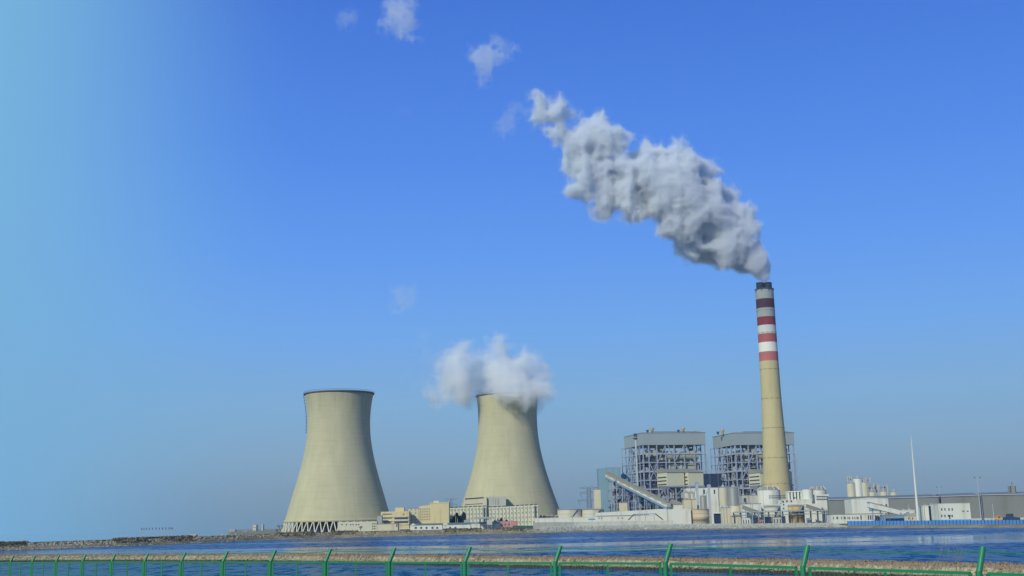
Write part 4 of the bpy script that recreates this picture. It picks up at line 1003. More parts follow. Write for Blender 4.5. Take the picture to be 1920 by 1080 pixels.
g = MB(); g.prism([(-Wd/2-.2,H+.01),(Wd/2+.2,H+.01),(0,H+.8)], -.2, 20.2); g.build('roof', M['white'], T)
for px in (1651, 1660): pane(T, px, 945.5, px+3.4, 950.5)
pane(T,1629,953,1652,958,'lightblue','side_panel')
T,Wd,H = place('gatehouse', 'long low white building with small dark windows behind the blue fence', 'building', 1558, 963, 1657, 850)
g = MB(); g.box(-Wd/2,Wd/2,0,12,0,H-.4); g.build('wall', M['white'], T)
g = MB(); g.box(-Wd/2-.2,Wd/2+.2,-.3,12.2,H-.4,H); g.build('roof', M['roofgrey'], T)
for px in (1562,1568,1570,1577,1582,1584,1589,1592,1598,1602,1606,1608): pane(T, px, 969, px+1.8, 973.5)
for px in (1613,1627,1631,1634.5,1641,1645,1649): pane(T, px, 966, px+2.8, 974.5, 'glass')
T,Wd,H = simple_block('blue_shed', 'dark blue shed right of the long low white building', 'shed', 1657.5, 965, 1700, 870, 8, 'convblue', 'roofgrey')
g = MB(); g.box(-Wd/2+1, Wd/2-1, -.2, .05, 0, H*.55); g.build('opening', M['bluedark'], T)
T,Wd,H = simple_block('white_store', 'low white store left of the tall white mast', 'building', 1683, 956, 1716, 890, 8, 'white', 'white')
T,Wd,H = simple_block('mast_hut', 'beige hut with small openings at the foot of the white mast', 'hut', 1701, 966, 1737, 765, 6, 'cream', 'roofgrey')
for px in (1703,1710): pane(T,px,970,px+2,974)
T,Wd,H = simple_block('covered_walkway', 'grey-roofed low walkway between mast and two-storey building', 'walkway', 1700, 962, 1762, 800, 5, 'white', 'steel', parapet=.8)
# two-storey building
T,Wd,H = place('office_building', 'white two-storey building with bright blue base behind the blue fence', 'building', 1760, 943.5, 1820, 720)
g = MB(); g.box(-Wd/2,Wd/2,0,14,1.9,H-.3); g.build('wall', M['white'], T)
g = MB(); g.box(-Wd/2-.15,Wd/2+.15,-.15,14.15,H-.3,H); g.build('roof', M['white'], T)
g = MB(); g.box(-Wd/2,Wd/2,.002,14,0,1.9); g.build('plinth', M['skyblue'], T)
for py in (952.8, 965):
    for px in (1764.5, 1770.5, 1778, 1784): pane(T, px, py, px+2.5, py+4.6)
pane(T,1804,957.5,1807.6,959.3); pane(T,1812.6,957.5,1816,959.3); pane(T,1776.5,966,1782,966.8,'dark','door_canopy',.8); pane(T,1779.5,968.5,1782,973,'dark','door')
T,Wd,H = simple_block('office_wing', 'white single-storey wing left of the two-storey building', 'building', 1731.5, 947.5, 1759.5, 735, 9, 'white', 'white', .3)
g = MB(); g.box(-1.2,.2,-.2,.05,0,H-.35); g.build('pier', M['bluedark'], T)
g = MB(); g.bar((Wd*.2,-.3,1),(Wd*.47,-.3,H-.8),.5,.5); g.build('outside_stair', M['steel'], T)
# mast and lamp poles
def lean_mast():
    Y = 800; b = W(1721.5, 972, Y); t_ = W(1711.5, 822, Y)
    T = thing('radio_mast', 'tall white tubular mast with small antennas in front of the grey warehouse', 'mast', (b.x, Y, 3)); H = t_.z-3
    g = MB()
    for k in range(6): z0 = H*k/6; z1 = H*(k+1)/6; r0 = 1.05-.15*k; g.tube((0,0,z0),(0,0,z1), r0, r0-.13, n=16)
    g.build('pole', M['white'], T)
    g = MB(); g.tube((0,0,H),(0,0,H+3.2),.08,n=6); g.build('lightning_rod', M['white'], T)
    for k, (dz, s) in enumerate(((1.5,1),(4,-1),(6,1),(9,1),(11,-1),(16,1))):
        g = MB(); g.box(s*.5-.15+.2*s, s*.5+.15+.2*s, -.2, .2, H-dz-1.6, H-dz); g.bar((0,0,H-dz-.8),(s*.7,0,H-dz-.8),.12); g.build('antenna', M['lamp'], T)
lean_mast()
def lamp_pole(label, px, yt, Y, head=True, m='lamp', group='tall lamp poles of the works', zb=3.0, r=.16):
    Y = okY(px, px, Y); b = W(px, yt+1, Y); H = b.z-zb; T = thing('lamp_pole' if head else 'pole', label, 'lamp post' if head else 'pole', (b.x, Y, zb), group=group if head else 'plain poles of the works')
    g = MB(); g.tube((0,0,0),(0,0,H), r*1.4, r*.8, n=10); g.build('shaft', M[m], T)
    if head:
        g = MB(); g.bar((-1.8,0,H),(1.8,0,H),.15); g.build('crossbar', M['dark'], T)
        for x in (-1.7,-.7,.7,1.7): g = MB(); g.box(x-.4,x+.4,-.5,.3,H-.25,H+.25); g.build('lamp_head', M['lamp'] if x in (-.7,.7) else M['dark'], T)
lamp_pole('tall lamp pole with four lamp heads right of the two-storey building', 1832, 894, 740)
lamp_pole('lamp pole with heads rising behind the warehouse above the two-storey building', 1760.5, 912, 1000)
lamp_pole('thin plain white pole in front of the far right warehouse', 1861, 944, 745, False)
lamp_pole('thin plain pole left of the tall white mast', 1703, 945, 860, False)
lamp_pole('thin plain pole left of the long low white building', 1547, 950, 870, False)
lamp_pole('grey pole close to the right of the four-headed lamp pole', 1838.5, 922, 760, False, 'steel')
lamp_pole('thin pole above the white gabled hall', 1650, 944, 900, False)
lamp_pole('thin pale pole on the quay left of the beige domed tank', 1430, 921, 950, False)
lamp_pole('thin pole right of the cement silos', 1676, 903, 1000, False, 'steel')
# tower on the far right roof, machines
T,Wd,H = place('roof_tower', 'small tapering tower standing above the far right warehouse roof', 'tower', 1896.5, 911, 1908, 955)
g = MB(); g.add([(-Wd/2*1.15,0,0),(Wd/2*1.15,0,0),(Wd/2*1.15,5,0),(-Wd/2*1.15,5,0),(-Wd/2*.8,0,H),(Wd/2*.8,0,H),(Wd/2*.8,5,H),(-Wd/2*.8,5,H)], [(4,5,6,7),(0,1,5,4),(1,2,6,5),(2,3,7,6),(3,0,4,7)]); g.build('wall', M['roofgrey'], T)
g = MB(); [g.bar((x*Wd*.45,-.3,0),(x*Wd*.4,-.3,H),.4) for x in (-1,1)]; g.build('corner_post', M['dark'], T)
g = MB(); g.bar((0,1,H),(0,1,H+3.5),.18); g.bar((-1,1,H+2.2),(1,1,H+2.2),.15); g.build('antenna', M['dark'], T)
def machine(label, px0, px1, yt, Y, m, name='work_machine'):
    T,Wd,H = place(name, label, 'machine', px0, yt, px1, Y, 'machines behind the blue fence')
    g = MB(); g.prism([(-Wd/2,.8),(Wd/2,.8),(Wd/2,H*.5),(Wd*.1,H*.6),(Wd*.1,H),(-Wd*.25,H),(-Wd*.3,H*.6),(-Wd/2,H*.55)], 0, 2.4); g.build('body', M[m], T)
    for x in (-Wd*.32, Wd*.32): g = MB(); g.tube((x,-.1,.6),(x,2.5,.6),.6,n=14); g.build('wheel', M['rubber'], T)
    g = MB(); g.box(-Wd*.2,Wd*.05,-.05,2.45,H*.66,H*.92); g.build('cab_window', M['glass'], T)
machine('orange work machine left of the dark trailer by the far right warehouse', 1868, 1881, 967, 700, 'orange')
machine('dark long trailer machine by the far right warehouse', 1883, 1913, 963, 705, 'dark')
machine('small yellow machine behind the white low store right of the gabled hall', 1680, 1693, 953, 905, 'orange')

# blue sheet fence along the right shore
def run_fence(name, label, cat, px0, px1, dist, ytop, m, step, zbase, panelname='panel', thick=.12, post='steel', ph=None):
    a = front(px0, dist); T = thing(name, label, cat, (a.x, a.y, zbase)); O = Vector(T.location); x = px0
    pts = []
    while x < px1: pts.append(x); x += step
    pts.append(px1)
    for p, q in zip(pts, pts[1:]):
        A = front(p, dist); B = front(q, dist); zt = W(p, interp(p, ytop), A.y).z; zt2 = W(q, interp(q, ytop), B.y).z
        h = ((zt+zt2)/2-zbase); A.z = B.z = zbase; u = (B-A).normalized()*.12
        g = MB(); up = Vector((0,0,h/2)); g.bar(A+u+up-O, B-u+up-O, thick, h); g.build(panelname, M[m], T)
        g = MB(); g.box(A.x-O.x-.13, A.x-O.x+.13, A.y-O.y-.25, A.y-O.y+.25, 0, h+.15); g.build('post', M[post], T)
    return T
run_fence('blue_fence', 'long bright blue sheet fence along the right shore', 'fence', 1590, 1960, 14, [(1590,977),(1700,976.3),(1920,974.8),(1960,974.5)], 'blue', 6.6, 1.75, post='bluedark')
run_fence('green_mesh_fence', 'short dull green mesh fence at the shore left of the white car', 'fence', 962, 1002, 22, [(962,985.5),(1002,985.5)], 'greenf', 4, 3.4, post='greenf')
# pale stone revetment and quay wall in the middle
def revetment():
    xs = np.arange(1006, 1590, 3.0); ytop = [(1006,985.5),(1100,984.5),(1200,983),(1320,982),(1440,981.5),(1560,980),(1590,979)]
    V = []; nr = 6
    for px in xs:
        for i, (d, f) in enumerate(((3.5,-.35),(7.5,.25),(9,.5),(10.5,.75),(12,1.0),(16,1.0))):
            q = front(px, d); zt = min(W(px, interp(px, ytop), q.y).z, 5); zt = max(zt, 3.05); z = .9+(zt-.9)*f; e = min(1, (1590-px)/30, (px-1003)/20); z = .9+(z-.9)*max(.1,e) if z > .9 else z-.5
            V.append((q.x+random.uniform(-.3,.3), q.y+random.uniform(-.3,.3), z+random.uniform(-.15,.15)))
    F = [(i*nr+j,(i+1)*nr+j,(i+1)*nr+j+1,i*nr+j+1) for i in range(len(xs)-1) for j in range(nr-1)]
    o = npmesh('stone_revetment', V, F, M['stone']); tag(o, 'sloping pale stone revetment along the shore below the tanks and long white building', 'revetment')
    P = []; S = []
    for _ in range(3600):
        px = random.uniform(1010, 1590); d = random.uniform(4.5, 11.5); f = max(0, (d-5)/7); q = front(px, d); zt = max(3.05, min(W(px, interp(px, ytop), q.y).z, 5)); e = max(.1, min(1, (1590-px)/30, (px-1003)/20)); P.append((q.x, q.y, .9+(zt-.9)*f*e)); S.append(random.uniform(.25,.75))
    tag(rocks('riprap', P, S, M['stone']), 'pale broken stones covering the revetment slope', 'riprap', kind='stuff')
revetment()
run_fence('quay_wall', 'low pale concrete wall panels standing on the stone revetment', 'wall', 1000, 1262, 16, [(1000,979.5),(1100,978.5),(1262,976)], 'concrete', 11, 3.0, panelname='wall_panel', thick=.4, post='concrete')
# long white building with footbridge stair
T,Wd,H = place('quay_building', 'long low white building behind the quay wall under the conveyor', 'building', 1117, 958.5, 1256, 1120)
g = MB(); g.prism([(-Wd/2,0),(Wd/2,0),(Wd/2,H+1.8),(Wd*.05,H+.6),(-Wd/2,H-.8)], 0, 14); g.build('wall', M['white'], T)
g = MB(); a = lx(T,1118,967.5); g.box(a[0], Wd*.1, -.25, .05, a[1]-.5, a[1]+.2); g.build('eaves_line', M['roofgrey'], T)
for px in (1122,1127,1158,1166): pane(T,px,970.5,px+2.4,972.2)
T,Wd,H = place('footbridge', 'dark trapezoid footbridge with stairs in front of the long white building', 'footbridge', 1178, 963.5, 1243, 1095)
s_ = Wd/65
g = MB(); g.bar((-Wd/2+12*s_,0,H),(Wd/2-14*s_,0,H),.6,.6); g.bar((-Wd/2+12*s_,0,H-1.3),(Wd/2-14*s_,0,H-1.3),.35); g.build('deck', M['steel'], T)
g = MB(); g.bar((-Wd/2,0,H-5.2),(-Wd/2+12*s_,0,H),.6,.9); g.build('stair', M['dark'], T)
g = MB(); g.bar((Wd/2,0,H-5.6),(Wd/2-14*s_,0,H),.6,.9); g.build('stair', M['dark'], T)
for x in (-Wd/2+14*s_, 0, Wd/2-16*s_): g = MB(); g.box(x-.2,x+.2,-.2,.2,0,H-.3); g.build('pier', M['steel'], T)
g = MB(); [g.box(-Wd/2+(13+q*3.4)*s_, -Wd/2+(14.6+q*3.4)*s_, -.2, .1, H-1.1, H-.1) for q in range(8)]; g.build('panel', M['dark'], T)
T,Wd,H = simple_block('tank_yard_wall', 'pale yard building between long white building and the rust-stained tank', 'building', 1253, 954.5, 1296, 1075, 10, 'white', None, 0)
T,Wd,H = simple_block('low_wall_building', 'long white flat building low behind the quay wall left of the tanks', 'building', 1003, 970, 1118, 1100, 10, 'white', 'white')
pane(T,1103,972.5,1116,974.6,'blue','blue_panel')
T,Wd,H = simple_block('dark_shed', 'low dark blue roofed shed beside the right end of the apartments', 'shed', 1009, 968.5, 1047, 1120, 8, 'bluedark', 'bluedark')
# steel gate frame and drain
T,Wd,H = place('gantry_frame', 'white pipe frame around dark blue doors right of the rusty tank', 'frame', 1340, 961, 1353, 1000)
g = MB(); g.box(-Wd/2,Wd/2,1,4,0,H-.4); g.build('door', M['bluedark'], T)
g = MB(); g.box(Wd/2-.5,Wd/2+.5,-.4,.6,0,H); g.box(-Wd/2-.5,Wd/2-.5,-.4,.6,H-.8,H); g.build('pipe_frame', M['white'], T)
T,Wd,H = simple_block('pump_room', 'cream block with cast shadow left of the big silo skirt', 'building', 1354, 951, 1372, 1010, 8, 'cream', 'steel')
T,Wd,H = simple_block('pale_bunker', 'low cream bunker below the big shiny silo skirt', 'building', 1372, 968, 1391, 990, 6, 'cream', 'roofgrey')

# ---------------------------------------------------------------- left works: offices and apartments
def grid_windows(T, x0, x1, y0, y1, nx, ny, w_, h_, m='glass', frame=False, slope=0):
    for j in range(ny):
        for i in range(nx):
            px = x0+(x1-x0)*i/max(1,nx-1); py = y0+(y1-y0)*j/max(1,ny-1) + slope*(px-x0)
            pane(T, px-w_/2, py-h_/2, px+w_/2, py+h_/2, m)
T,Wd,H = place('office_block', 'yellow office block with dark ribbon windows behind the beige podium', 'office building', 714, 959, 767, 1054)
g = MB(); g.box(-Wd/2,Wd/2,0,14,0,H); g.build('wall', M['yellow'], T)
a = lx(T,740,954); b = lx(T,757,959); g = MB(); g.box(a[0],b[0],3,12,H-.01,a[1]+1); g.build('penthouse', M['yellow'], T)
for y0, y1 in ((970.2,973.2),(977.4,980.4)): pane(T,739.5,y0,765.5,y1); pane(T,717,y0+.6,735,y0+1.9,'glass')
pane(T,717,963.5,735,964.6,'glass'); pane(T,756,963.3,758,966)
for k, (y0) in enumerate((968.5,975.8,983)): pane(T,714.5,y0,766.5,y0+.9,'cream','ledge',.5)
T,Wd,H = place('beige_podium', 'low beige block in front of the yellow offices beside cooling tower', 'building', 705, 982.5, 746, 1020)
g = MB(); g.box(-Wd/2,Wd/2,0,12,0,H); g.build('wall', M['cream'], T); pane(T,743,983,745,988)
g = MB(); g.box(-Wd/2-.2,Wd/2+.2,-.3,12.2,H,H+.4); g.build('roof', M['roofgrey'], T)
simple_block('stair_block', 'grey-blue stair block between cooling tower and yellow offices', 'building', 707, 966.5, 716, 1040, 8, 'header')
T,Wd,H = place('pump_station', 'white building with small square windows wrapped round the foot of the left cooling tower', 'building', 633, 978, 708.5, 1040)
g = MB(); g.box(-Wd/2,Wd/2,0,34,0,H); g.build('wall', M['towerleg'], T)
for px in (640,649,656.5,661,667,671.5): pane(T,px,982.5,px+2,984.8)
for px in (698,701,704):
    for py in (980.5,985.5,990): pane(T,px,py,px+1.5,py+2.6)
T,Wd,H = place('apartment_block', 'stepped yellow apartment block with dormer windows between the cooling towers', 'apartment building', 766, 952.5, 842, 1072)
a0 = lx(T,785,948)[0]; a1 = lx(T,806,948)[0]; z1 = lx(T,790,949.5)[1]; z2 = lx(T,815,943.5)[1]
g = MB(); g.box(-Wd/2,a0,0,16,0,H); g.build('wall', M['cream'], T)
g = MB(); g.prism([(a0,0),(a1,0),(a1,z1+1.2),(a0,z1)], .2, 16); g.build('wall', M['yellow'], T)
g = MB(); g.box(a1,Wd/2,-.5,16,0,z2); g.build('wall', M['yellow'], T)
g = MB(); g.box(a1-.3,Wd/2+.3,-.8,16.3,z2,z2+.6); g.box(a1+3,a1+8,3,8,z2+.6,z2+2.2); g.build('parapet', M['cream'], T)
g = MB(); g.box(-Wd/2-.2,a0,-.3,16.2,H,H+.4); g.build('roof', M['roofgrey'], T)
grid_windows(T,771,779,955.5,975,2,4,3.0,3.0,'glassw'  if 'glassw' in M else 'roofgrey')
for j in range(5):
    for i in range(5): pane(T,787+i*4.2,953.5+j*4.9-i*.15,789+i*4.2,955.8+j*4.9-i*.15,'glass2')
for j in range(5): pane(T,823.6,953+j*4.9,825.8,956.2+j*4.9,'dark')
def apartments(label, x0, x1, y0, y1, Y, nx, ny, right_px):
    T,Wd,H0 = place('apartment_block', label, 'apartment building', x0, (y0+y1)/2, x1, Y, 'long cream apartment blocks')
    zl = lx(T, x0, y0)[1]; zr = lx(T, x1, y1)[1]
    g = MB(); g.prism([(-Wd/2,0),(Wd/2,0),(Wd/2,zr),(-Wd/2,zl)], 0, 13); g.build('wall', M['aptw'], T)
    for k in range(nx):
        x = -Wd/2+Wd*(k+.5)/nx; hz_ = zl+(zr-zl)*(k+.5)/nx
        g = MB(); wv = Wd/nx*.30; g.box(x-wv, x+wv, -.7, -.002, 0, hz_-.5); g.build('bay', M['aptb'], T)
        for j in range(ny):
            z = hz_*(j+.3)/ny
            g = MB(); g.box(x-wv*.45, x+wv*.45, -.85, -.68, z, z+hz_/ny*.38); g.build('window', M['glass2'], T)
    n2 = int(nx*.8)
    for k in range(n2):
        x = -Wd/2+Wd*(k+.1)/n2; hz_ = zl+(zr-zl)*(k+.5)/n2
        g = MB(); g.box(x, x+Wd/n2*.72, .5, 12, hz_+.08, hz_+.9); g.build('roof_house', M['dark'], T)
    g = MB(); xr = lx(T, right_px, 960)[0]; g.box(xr, xr+1.3, -1.2, -.05, 0, zr-1); g.build('rain_joint', M['dark'], T)
M['aptw'] = mat('pale_apartment_render', (.50,.50,.36), .9, .08, .1, stain=((.7,.65,.55), .4, (.4,.4,.05)))
M['aptb'] = mat('pale_bay_render', (.60,.60,.45), .9, .06, .1)
apartments('long cream apartment block left half, behind the canopy and dark conifers', 842.5, 913, 952.5, 949.5, 1105, 11, 5, 907)
apartments('long cream apartment block right half, in front of the steaming cooling tower', 916, 1010, 951.5, 946.5, 1108, 14, 5, 1003)
T,Wd,H = place('factory_hall', 'beige factory hall with dark eaves at the foot of the steaming cooling tower', 'industrial building', 870, 932.5, 913, 1135)
g = MB(); g.box(-Wd/2,Wd/2,0,20,0,H); g.build('wall', M['cream'], T)
g = MB(); g.bar((-Wd/2+1,-.3,H-1.2),(Wd/2-3,-.3,H-.3),.5,.8); g.bar((-Wd/2+1,-.2,H-6.6),(Wd/2-4,-.2,H-5.9),.3,.4); g.build('eaves', M['dark'], T)
T,Wd,H = simple_block('factory_annex', 'flat beige annex right of the beige factory hall', 'industrial building', 913, 931, 949, 1138, 16, 'concrete', None, 0)
for px in (928,933): 
    for py in (935,939,943): pane(T,px,py,px+2,py+2.6,'roofgrey')
def gable_house(label, x0, x1, yt, ye, Y, wins):
    T,Wd,H = place('bungalow', label, 'building', x0, yt, x1, Y, 'white low buildings with teal roofs'); ze = lx(T,(x0+x1)/2,ye)[1]
    g = MB(); g.box(-Wd/2,Wd/2,0,9,0,ze); g.build('wall', M['white'], T)
    g = MB(); g.prismx([(-.5,ze+.02),(9.5,ze+.02),(4.5,H)], -Wd/2+3, Wd/2+.3); g.build('roof', M['roofteal'], T)
    g = MB(); g.prism([(-Wd/2-.3,ze-.3),(-Wd/2+5.5,ze-.3),(-Wd/2+2.6,H+.6)], -.35, .3); g.build('gable', M['white'], T)
    for px in wins: pane(T, px, 988, px+3.6, 991.5)
gable_house('left white low building with teal roof and white gable on the shore', 769, 829, 981.5, 984.3, 1030, (778,788,798,809,818))
gable_house('right white low building with teal roof and white gable on the shore', 830, 882, 980, 983.5, 1050, (842,852))
T,Wd,H = simple_block('long_low_block', 'long low cream block with blue roof band behind the canopy', 'building', 882, 978.5, 945, 1095, 8, 'white', 'convblue', 1.6)
T,Wd,H = simple_block('pink_shed', 'faded pink long shed at the shore behind the green mesh fence', 'shed', 939, 977, 971, 1092, 7, 'pink', 'pink')
for px in (940,946,953): pane(T,px,982,px+2.4,985,'dark')
def canopy():
    T,Wd,H = place('canopy', 'flat grey canopy on columns in front of the cream apartments', 'canopy', 888, 970, 927, 1082)
    g = MB(); g.prism([(-Wd/2,H),(-Wd/2+3,H-1.2),(Wd/2-3,H-1.2),(Wd/2,H),(Wd/2,H+.4),(-Wd/2,H+.4)], -2, 8); g.build('roof', M['header'], T)
    for px in (900.5, 912): x = lx(T,px,980)[0]; g = MB(); g.box(x-.4,x+.4,0,.8,0,H-1.2); g.build('column', M['dark'], T)
canopy()
def board(label, x0, x1, yt, yb, Y, m='header'):
    T,Wd,H = place('signboard', label, 'billboard', x0, yt, x1, Y, 'blank boards near the canopy'); z = lx(T,x0,yb)[1]
    g = MB(); g.box(-Wd/2,Wd/2,-.2,.2,z,H); g.build('panel', M[m], T)
    for s in (-1,1): g = MB(); g.box(s*Wd*.35-.15,s*Wd*.35+.15,.25,.55,0,H*.9); g.build('post', M['steel'], T)
board('blank grey board on posts left of the canopy', 870, 880, 975, 983, 1068)
board('blank pale board on posts under the canopy right end', 913, 923, 974, 984, 1068, 'concrete')
for k, (px, yt, lab) in enumerate(((854.5,967,'thin white pole in front of the dark conifers'),(893,972,'thin pole left of the canopy columns'),(957,972,'thin pole before the pink shed'),(1000,980,'thin pole at the green mesh fence'),(858,971,'shorter pole just right of the pole before the conifers'))):
    lamp_pole(lab, px, yt, 1060, False)
# trees
def conifer(label, px, yt, Y, hw, seed):
    Y = okY(px, px, Y); rs = random.Random(seed); c = W(px, 985, Y); H = W(px, yt, Y).z-3; T = thing('conifer_tree', label, 'tree', (c.x, Y, 3), group='dark conifers in front of the apartments')
    g = MB(); g.tube((0,0,0),(0,0,H*.9), .3, .06, n=8); g.build('trunk', M['bark'], T)
    g = MB(); r0 = hw*Y/2200
    for k in range(900):
        z = H*(.08+.9*rs.random()**.8); rr_ = r0*(1.02-(z/H))**.6*rs.uniform(.25,1.05); a = rs.uniform(0,6.28); s = rs.uniform(.5,1.1)
        x, y = rr_*math.cos(a), rr_*math.sin(a); t = rs.uniform(0,3.14); dx, dy = math.cos(t)*s, math.sin(t)*s
        g.add([(x-dx,y-dy,z-.3*s),(x+dx,y+dy,z-.5*s),(x+dx*.3,y+dy*.3,z+.8*s),(x-dy*.6,y+dx*.6,z)], [(0,1,2),(0,1,3)])
    g.build('crown', M['leafdark'], T)
for k, (px, yt, hw, lab) in enumerate(((846,975,4,'low dark conifer leftmost beside the stepped apartment block'),(851,970,4.5,'dark conifer second from left in front of the apartments'),(857,962.5,5,'taller dark conifer in the middle of the clump'),(863,969,5,'dark conifer filling the gap in the clump'),(870,961,4.5,'tallest dark conifer at the right of the clump'),
     (928,977,4,'low dark conifer left of the pink shed'),(934,976,4,'low dark conifer near the pink shed'),(940,972.5,3.6,'pointed dark conifer above the pink shed'),(950,976,4,'dark low conifer right above the pink shed'))):
    conifer(lab, px, yt-1, 1090 if px < 900 else 1102, hw*1.5, k)
def bare_tree(label, px, yt, Y, seed, hw=8, m='bark'):
    Y = okY(px, px, Y); rs = random.Random(seed); c = W(px, 985, Y); H = W(px, yt, Y).z-3; T = thing('bare_tree', label, 'tree', (c.x, Y, 3), group='leafless trees')
    g = MB(); tw = MB()
    def grow(p, d, L, r, lv):
        q = p+d*L; (g if lv < 2 else tw).tube(p, q, r, r*.65, n=5, cap=False)
        if lv >= 5: return
        for k in range(3 if lv else 4):
            nd = (d+Vector((rs.uniform(-.75,.75),rs.uniform(-.75,.75),rs.uniform(-.1,.5)))).normalized(); grow(q, nd, L*rs.uniform(.6,.8), r*.6, lv+1)
    grow(Vector((0,0,0)), Vector((0,0,1)), H*.28, .22, 0)
    g.build('trunk', M[m], T); tw.build('crown', M[m], T)
bare_tree('leafless tree beside the left edge of the left cooling tower', 527, 978, 1000, 1)
bare_tree('small leafless shrub-like tree under the canopy', 909, 982, 1062, 4, m='reed')
bare_tree('leafless small tree in front of the white pump building', 676, 984, 990, 5)
bare_tree('smaller leafless tree left of the leafless cooling tower tree', 519, 989, 1010, 6)

# ---------------------------------------------------------------- far left
def flagpole(px, yt, Y, k, tot):
    b = W(px, yt, Y); T = thing('flagpole', 'tall thin flagpole with small dark flag in the distant row on the left shore', 'flagpole', (b.x, Y, 3.0), group='row of distant flagpoles'); H = b.z-3
    g = MB(); g.tube((0,0,0),(0,0,H), .12, .08, n=6); g.build('pole', M['lamp'], T)
    g = MB(); g.add([(0.1,0,H-.3),(.7,.3,H-.9),(.8,.5,H-2.2),(.1,0,H-2.4),(0.1,.05,H-.3),(.7,.35,H-.9),(.8,.55,H-2.2),(.1,.05,H-2.4)], [(0,1,2,3),(7,6,5,4),(0,4,5,1),(1,5,6,2),(2,6,7,3),(3,7,4,0)]); g.build('flag', M['flag'], T)
fl = [265,269,273.5,279,285,291.5,297.5,304,310,316,319.5,322.5]
for k, px in enumerate(fl): flagpole(px, 988.5-(px-265)*.02, 1020, k, len(fl))
T,Wd,H = simple_block('yellow_cabin', 'tiny yellow building alone on the distant left shore', 'building', 355, 1002.5, 367, 930, 6, 'yellow', 'cream', yb=1009)
for px in (357,361,364.5): pane(T,px,1004,px+1.6,1006.5)
T,Wd,H = simple_block('long_shed', 'long low pale roofed shed on the left shore', 'shed', 402, 1003.5, 470, 1000, 12, 'white', 'white')
T,Wd,H = simple_block('distant_tower_block', 'hazy distant tower block left of the left cooling tower', 'tower block', 474, 984, 480, 2600, 20, 'cream', 'cream')
pane(T,475,988,479,990,'roofgrey'); pane(T,475,994,479,996,'roofgrey')
T,Wd,H = simple_block('distant_tower_block', 'slimmer hazy distant tower block nearest the left cooling tower', 'tower block', 490, 983, 493, 3000, 15, 'concrete', 'concrete')
pane(T,491,987,492,990,'roofgrey')
T,Wd,H = simple_block('distant_tower_block', 'low hazy distant block on the left shore skyline', 'tower block', 429, 993, 440, 2800, 20, 'concrete', 'concrete')
pane(T,431,995,438,996,'roofgrey')
T,Wd,H = simple_block('distant_tower_block', 'squat hazy distant block left of the slim tower blocks', 'tower block', 455, 996, 463, 2600, 20, 'header', 'concrete')
pane(T,457,997,461,998,'roofgrey')
P = []; H_ = []
for _ in range(1200):
    px = random.uniform(268, 325); P.append(tuple(inland(px, random.uniform(20,40), 3.2))); H_.append(random.uniform(.8,1.9))
tag(blades('hedge', P, H_, M['leafdark'], .5, 5), 'dark low hedge at the foot of the distant flagpoles', 'hedge', kind='stuff')
# ---------------------------------------------------------------- smoke and steam: isosurfaces of a turbulent density field, filled with real scattering volume
def vnoise(X, Y, Z, seed):
    r = np.random.default_rng(seed).random((64,64,64)).astype(np.float32)
    xi = np.floor(X).astype(np.int32); yi = np.floor(Y).astype(np.int32); zi = np.floor(Z).astype(np.int32)
    fx, fy, fz = X-xi, Y-yi, Z-zi
    fx = fx*fx*(3-2*fx); fy = fy*fy*(3-2*fy); fz = fz*fz*(3-2*fz)
    x0, y0, z0, x1, y1, z1 = xi & 63, yi & 63, zi & 63, (xi+1) & 63, (yi+1) & 63, (zi+1) & 63
    a = r[x0,y0,z0]*(1-fx)+r[x1,y0,z0]*fx; b = r[x0,y1,z0]*(1-fx)+r[x1,y1,z0]*fx
    c = r[x0,y0,z1]*(1-fx)+r[x1,y0,z1]*fx; d = r[x0,y1,z1]*(1-fx)+r[x1,y1,z1]*fx
    return (a*(1-fy)+b*fy)*(1-fz)+(c*(1-fy)+d*fy)*fz
def surface_nets(F, org, h):
    S = F > 0; nx, ny, nz = F.shape
    c = np.zeros((nx-1,ny-1,nz-1), np.int8)
    for i in (0,1):
        for j in (0,1):
            for k in (0,1): c += S[i:nx-1+i, j:ny-1+j, k:nz-1+k]
    act = (c > 0) & (c < 8); idx = np.full(act.shape, -1, np.int64); ii = np.argwhere(act); idx[act] = np.arange(len(ii))
    acc = np.zeros((len(ii),3)); cnt = np.zeros(len(ii))
    corners = [(i,j,k) for i in (0,1) for j in (0,1) for k in (0,1)]
    for a in corners:
        for ax in range(3):
            if a[ax]: continue
            b = list(a); b[ax] = 1
            A = F[ii[:,0]+a[0], ii[:,1]+a[1], ii[:,2]+a[2]]; B = F[ii[:,0]+b[0], ii[:,1]+b[1], ii[:,2]+b[2]]
            m = (A > 0) != (B > 0); t = np.where(m, A/(A-B+1e-12), 0)
            p = np.array(a, float)[None].repeat(len(ii), 0); p[:,ax] += t; acc[m] += p[m]; cnt[m] += 1
    V = ii + acc/cnt[:,None]; V = V*h + np.array(org)
    Q = []
    for ax in range(3):
        sl0 = [slice(None)]*3; sl1 = [slice(None)]*3; sl0[ax] = slice(0,-1); sl1[ax] = slice(1,None)
        d = S[tuple(sl0)] != S[tuple(sl1)]; e = np.argwhere(d); o1, o2 = [(1,2),(2,0),(0,1)][ax]
        e = e[(e[:,o1] > 0) & (e[:,o2] > 0) & (e[:,o1] < F.shape[o1]-1) & (e[:,o2] < F.shape[o2]-1)]
        def ci(da, db): f = e.copy(); f[:,o1] -= da; f[:,o2] -= db; return idx[f[:,0],f[:,1],f[:,2]]
        q = np.stack([ci(1,1),ci(0,1),ci(0,0),ci(1,0)],1); inside = S[e[:,0],e[:,1],e[:,2]]
        q[~inside] = q[~inside][:,::-1]; Q.append(q)
    Q = np.concatenate(Q); return V, Q[(Q >= 0).all(1)]
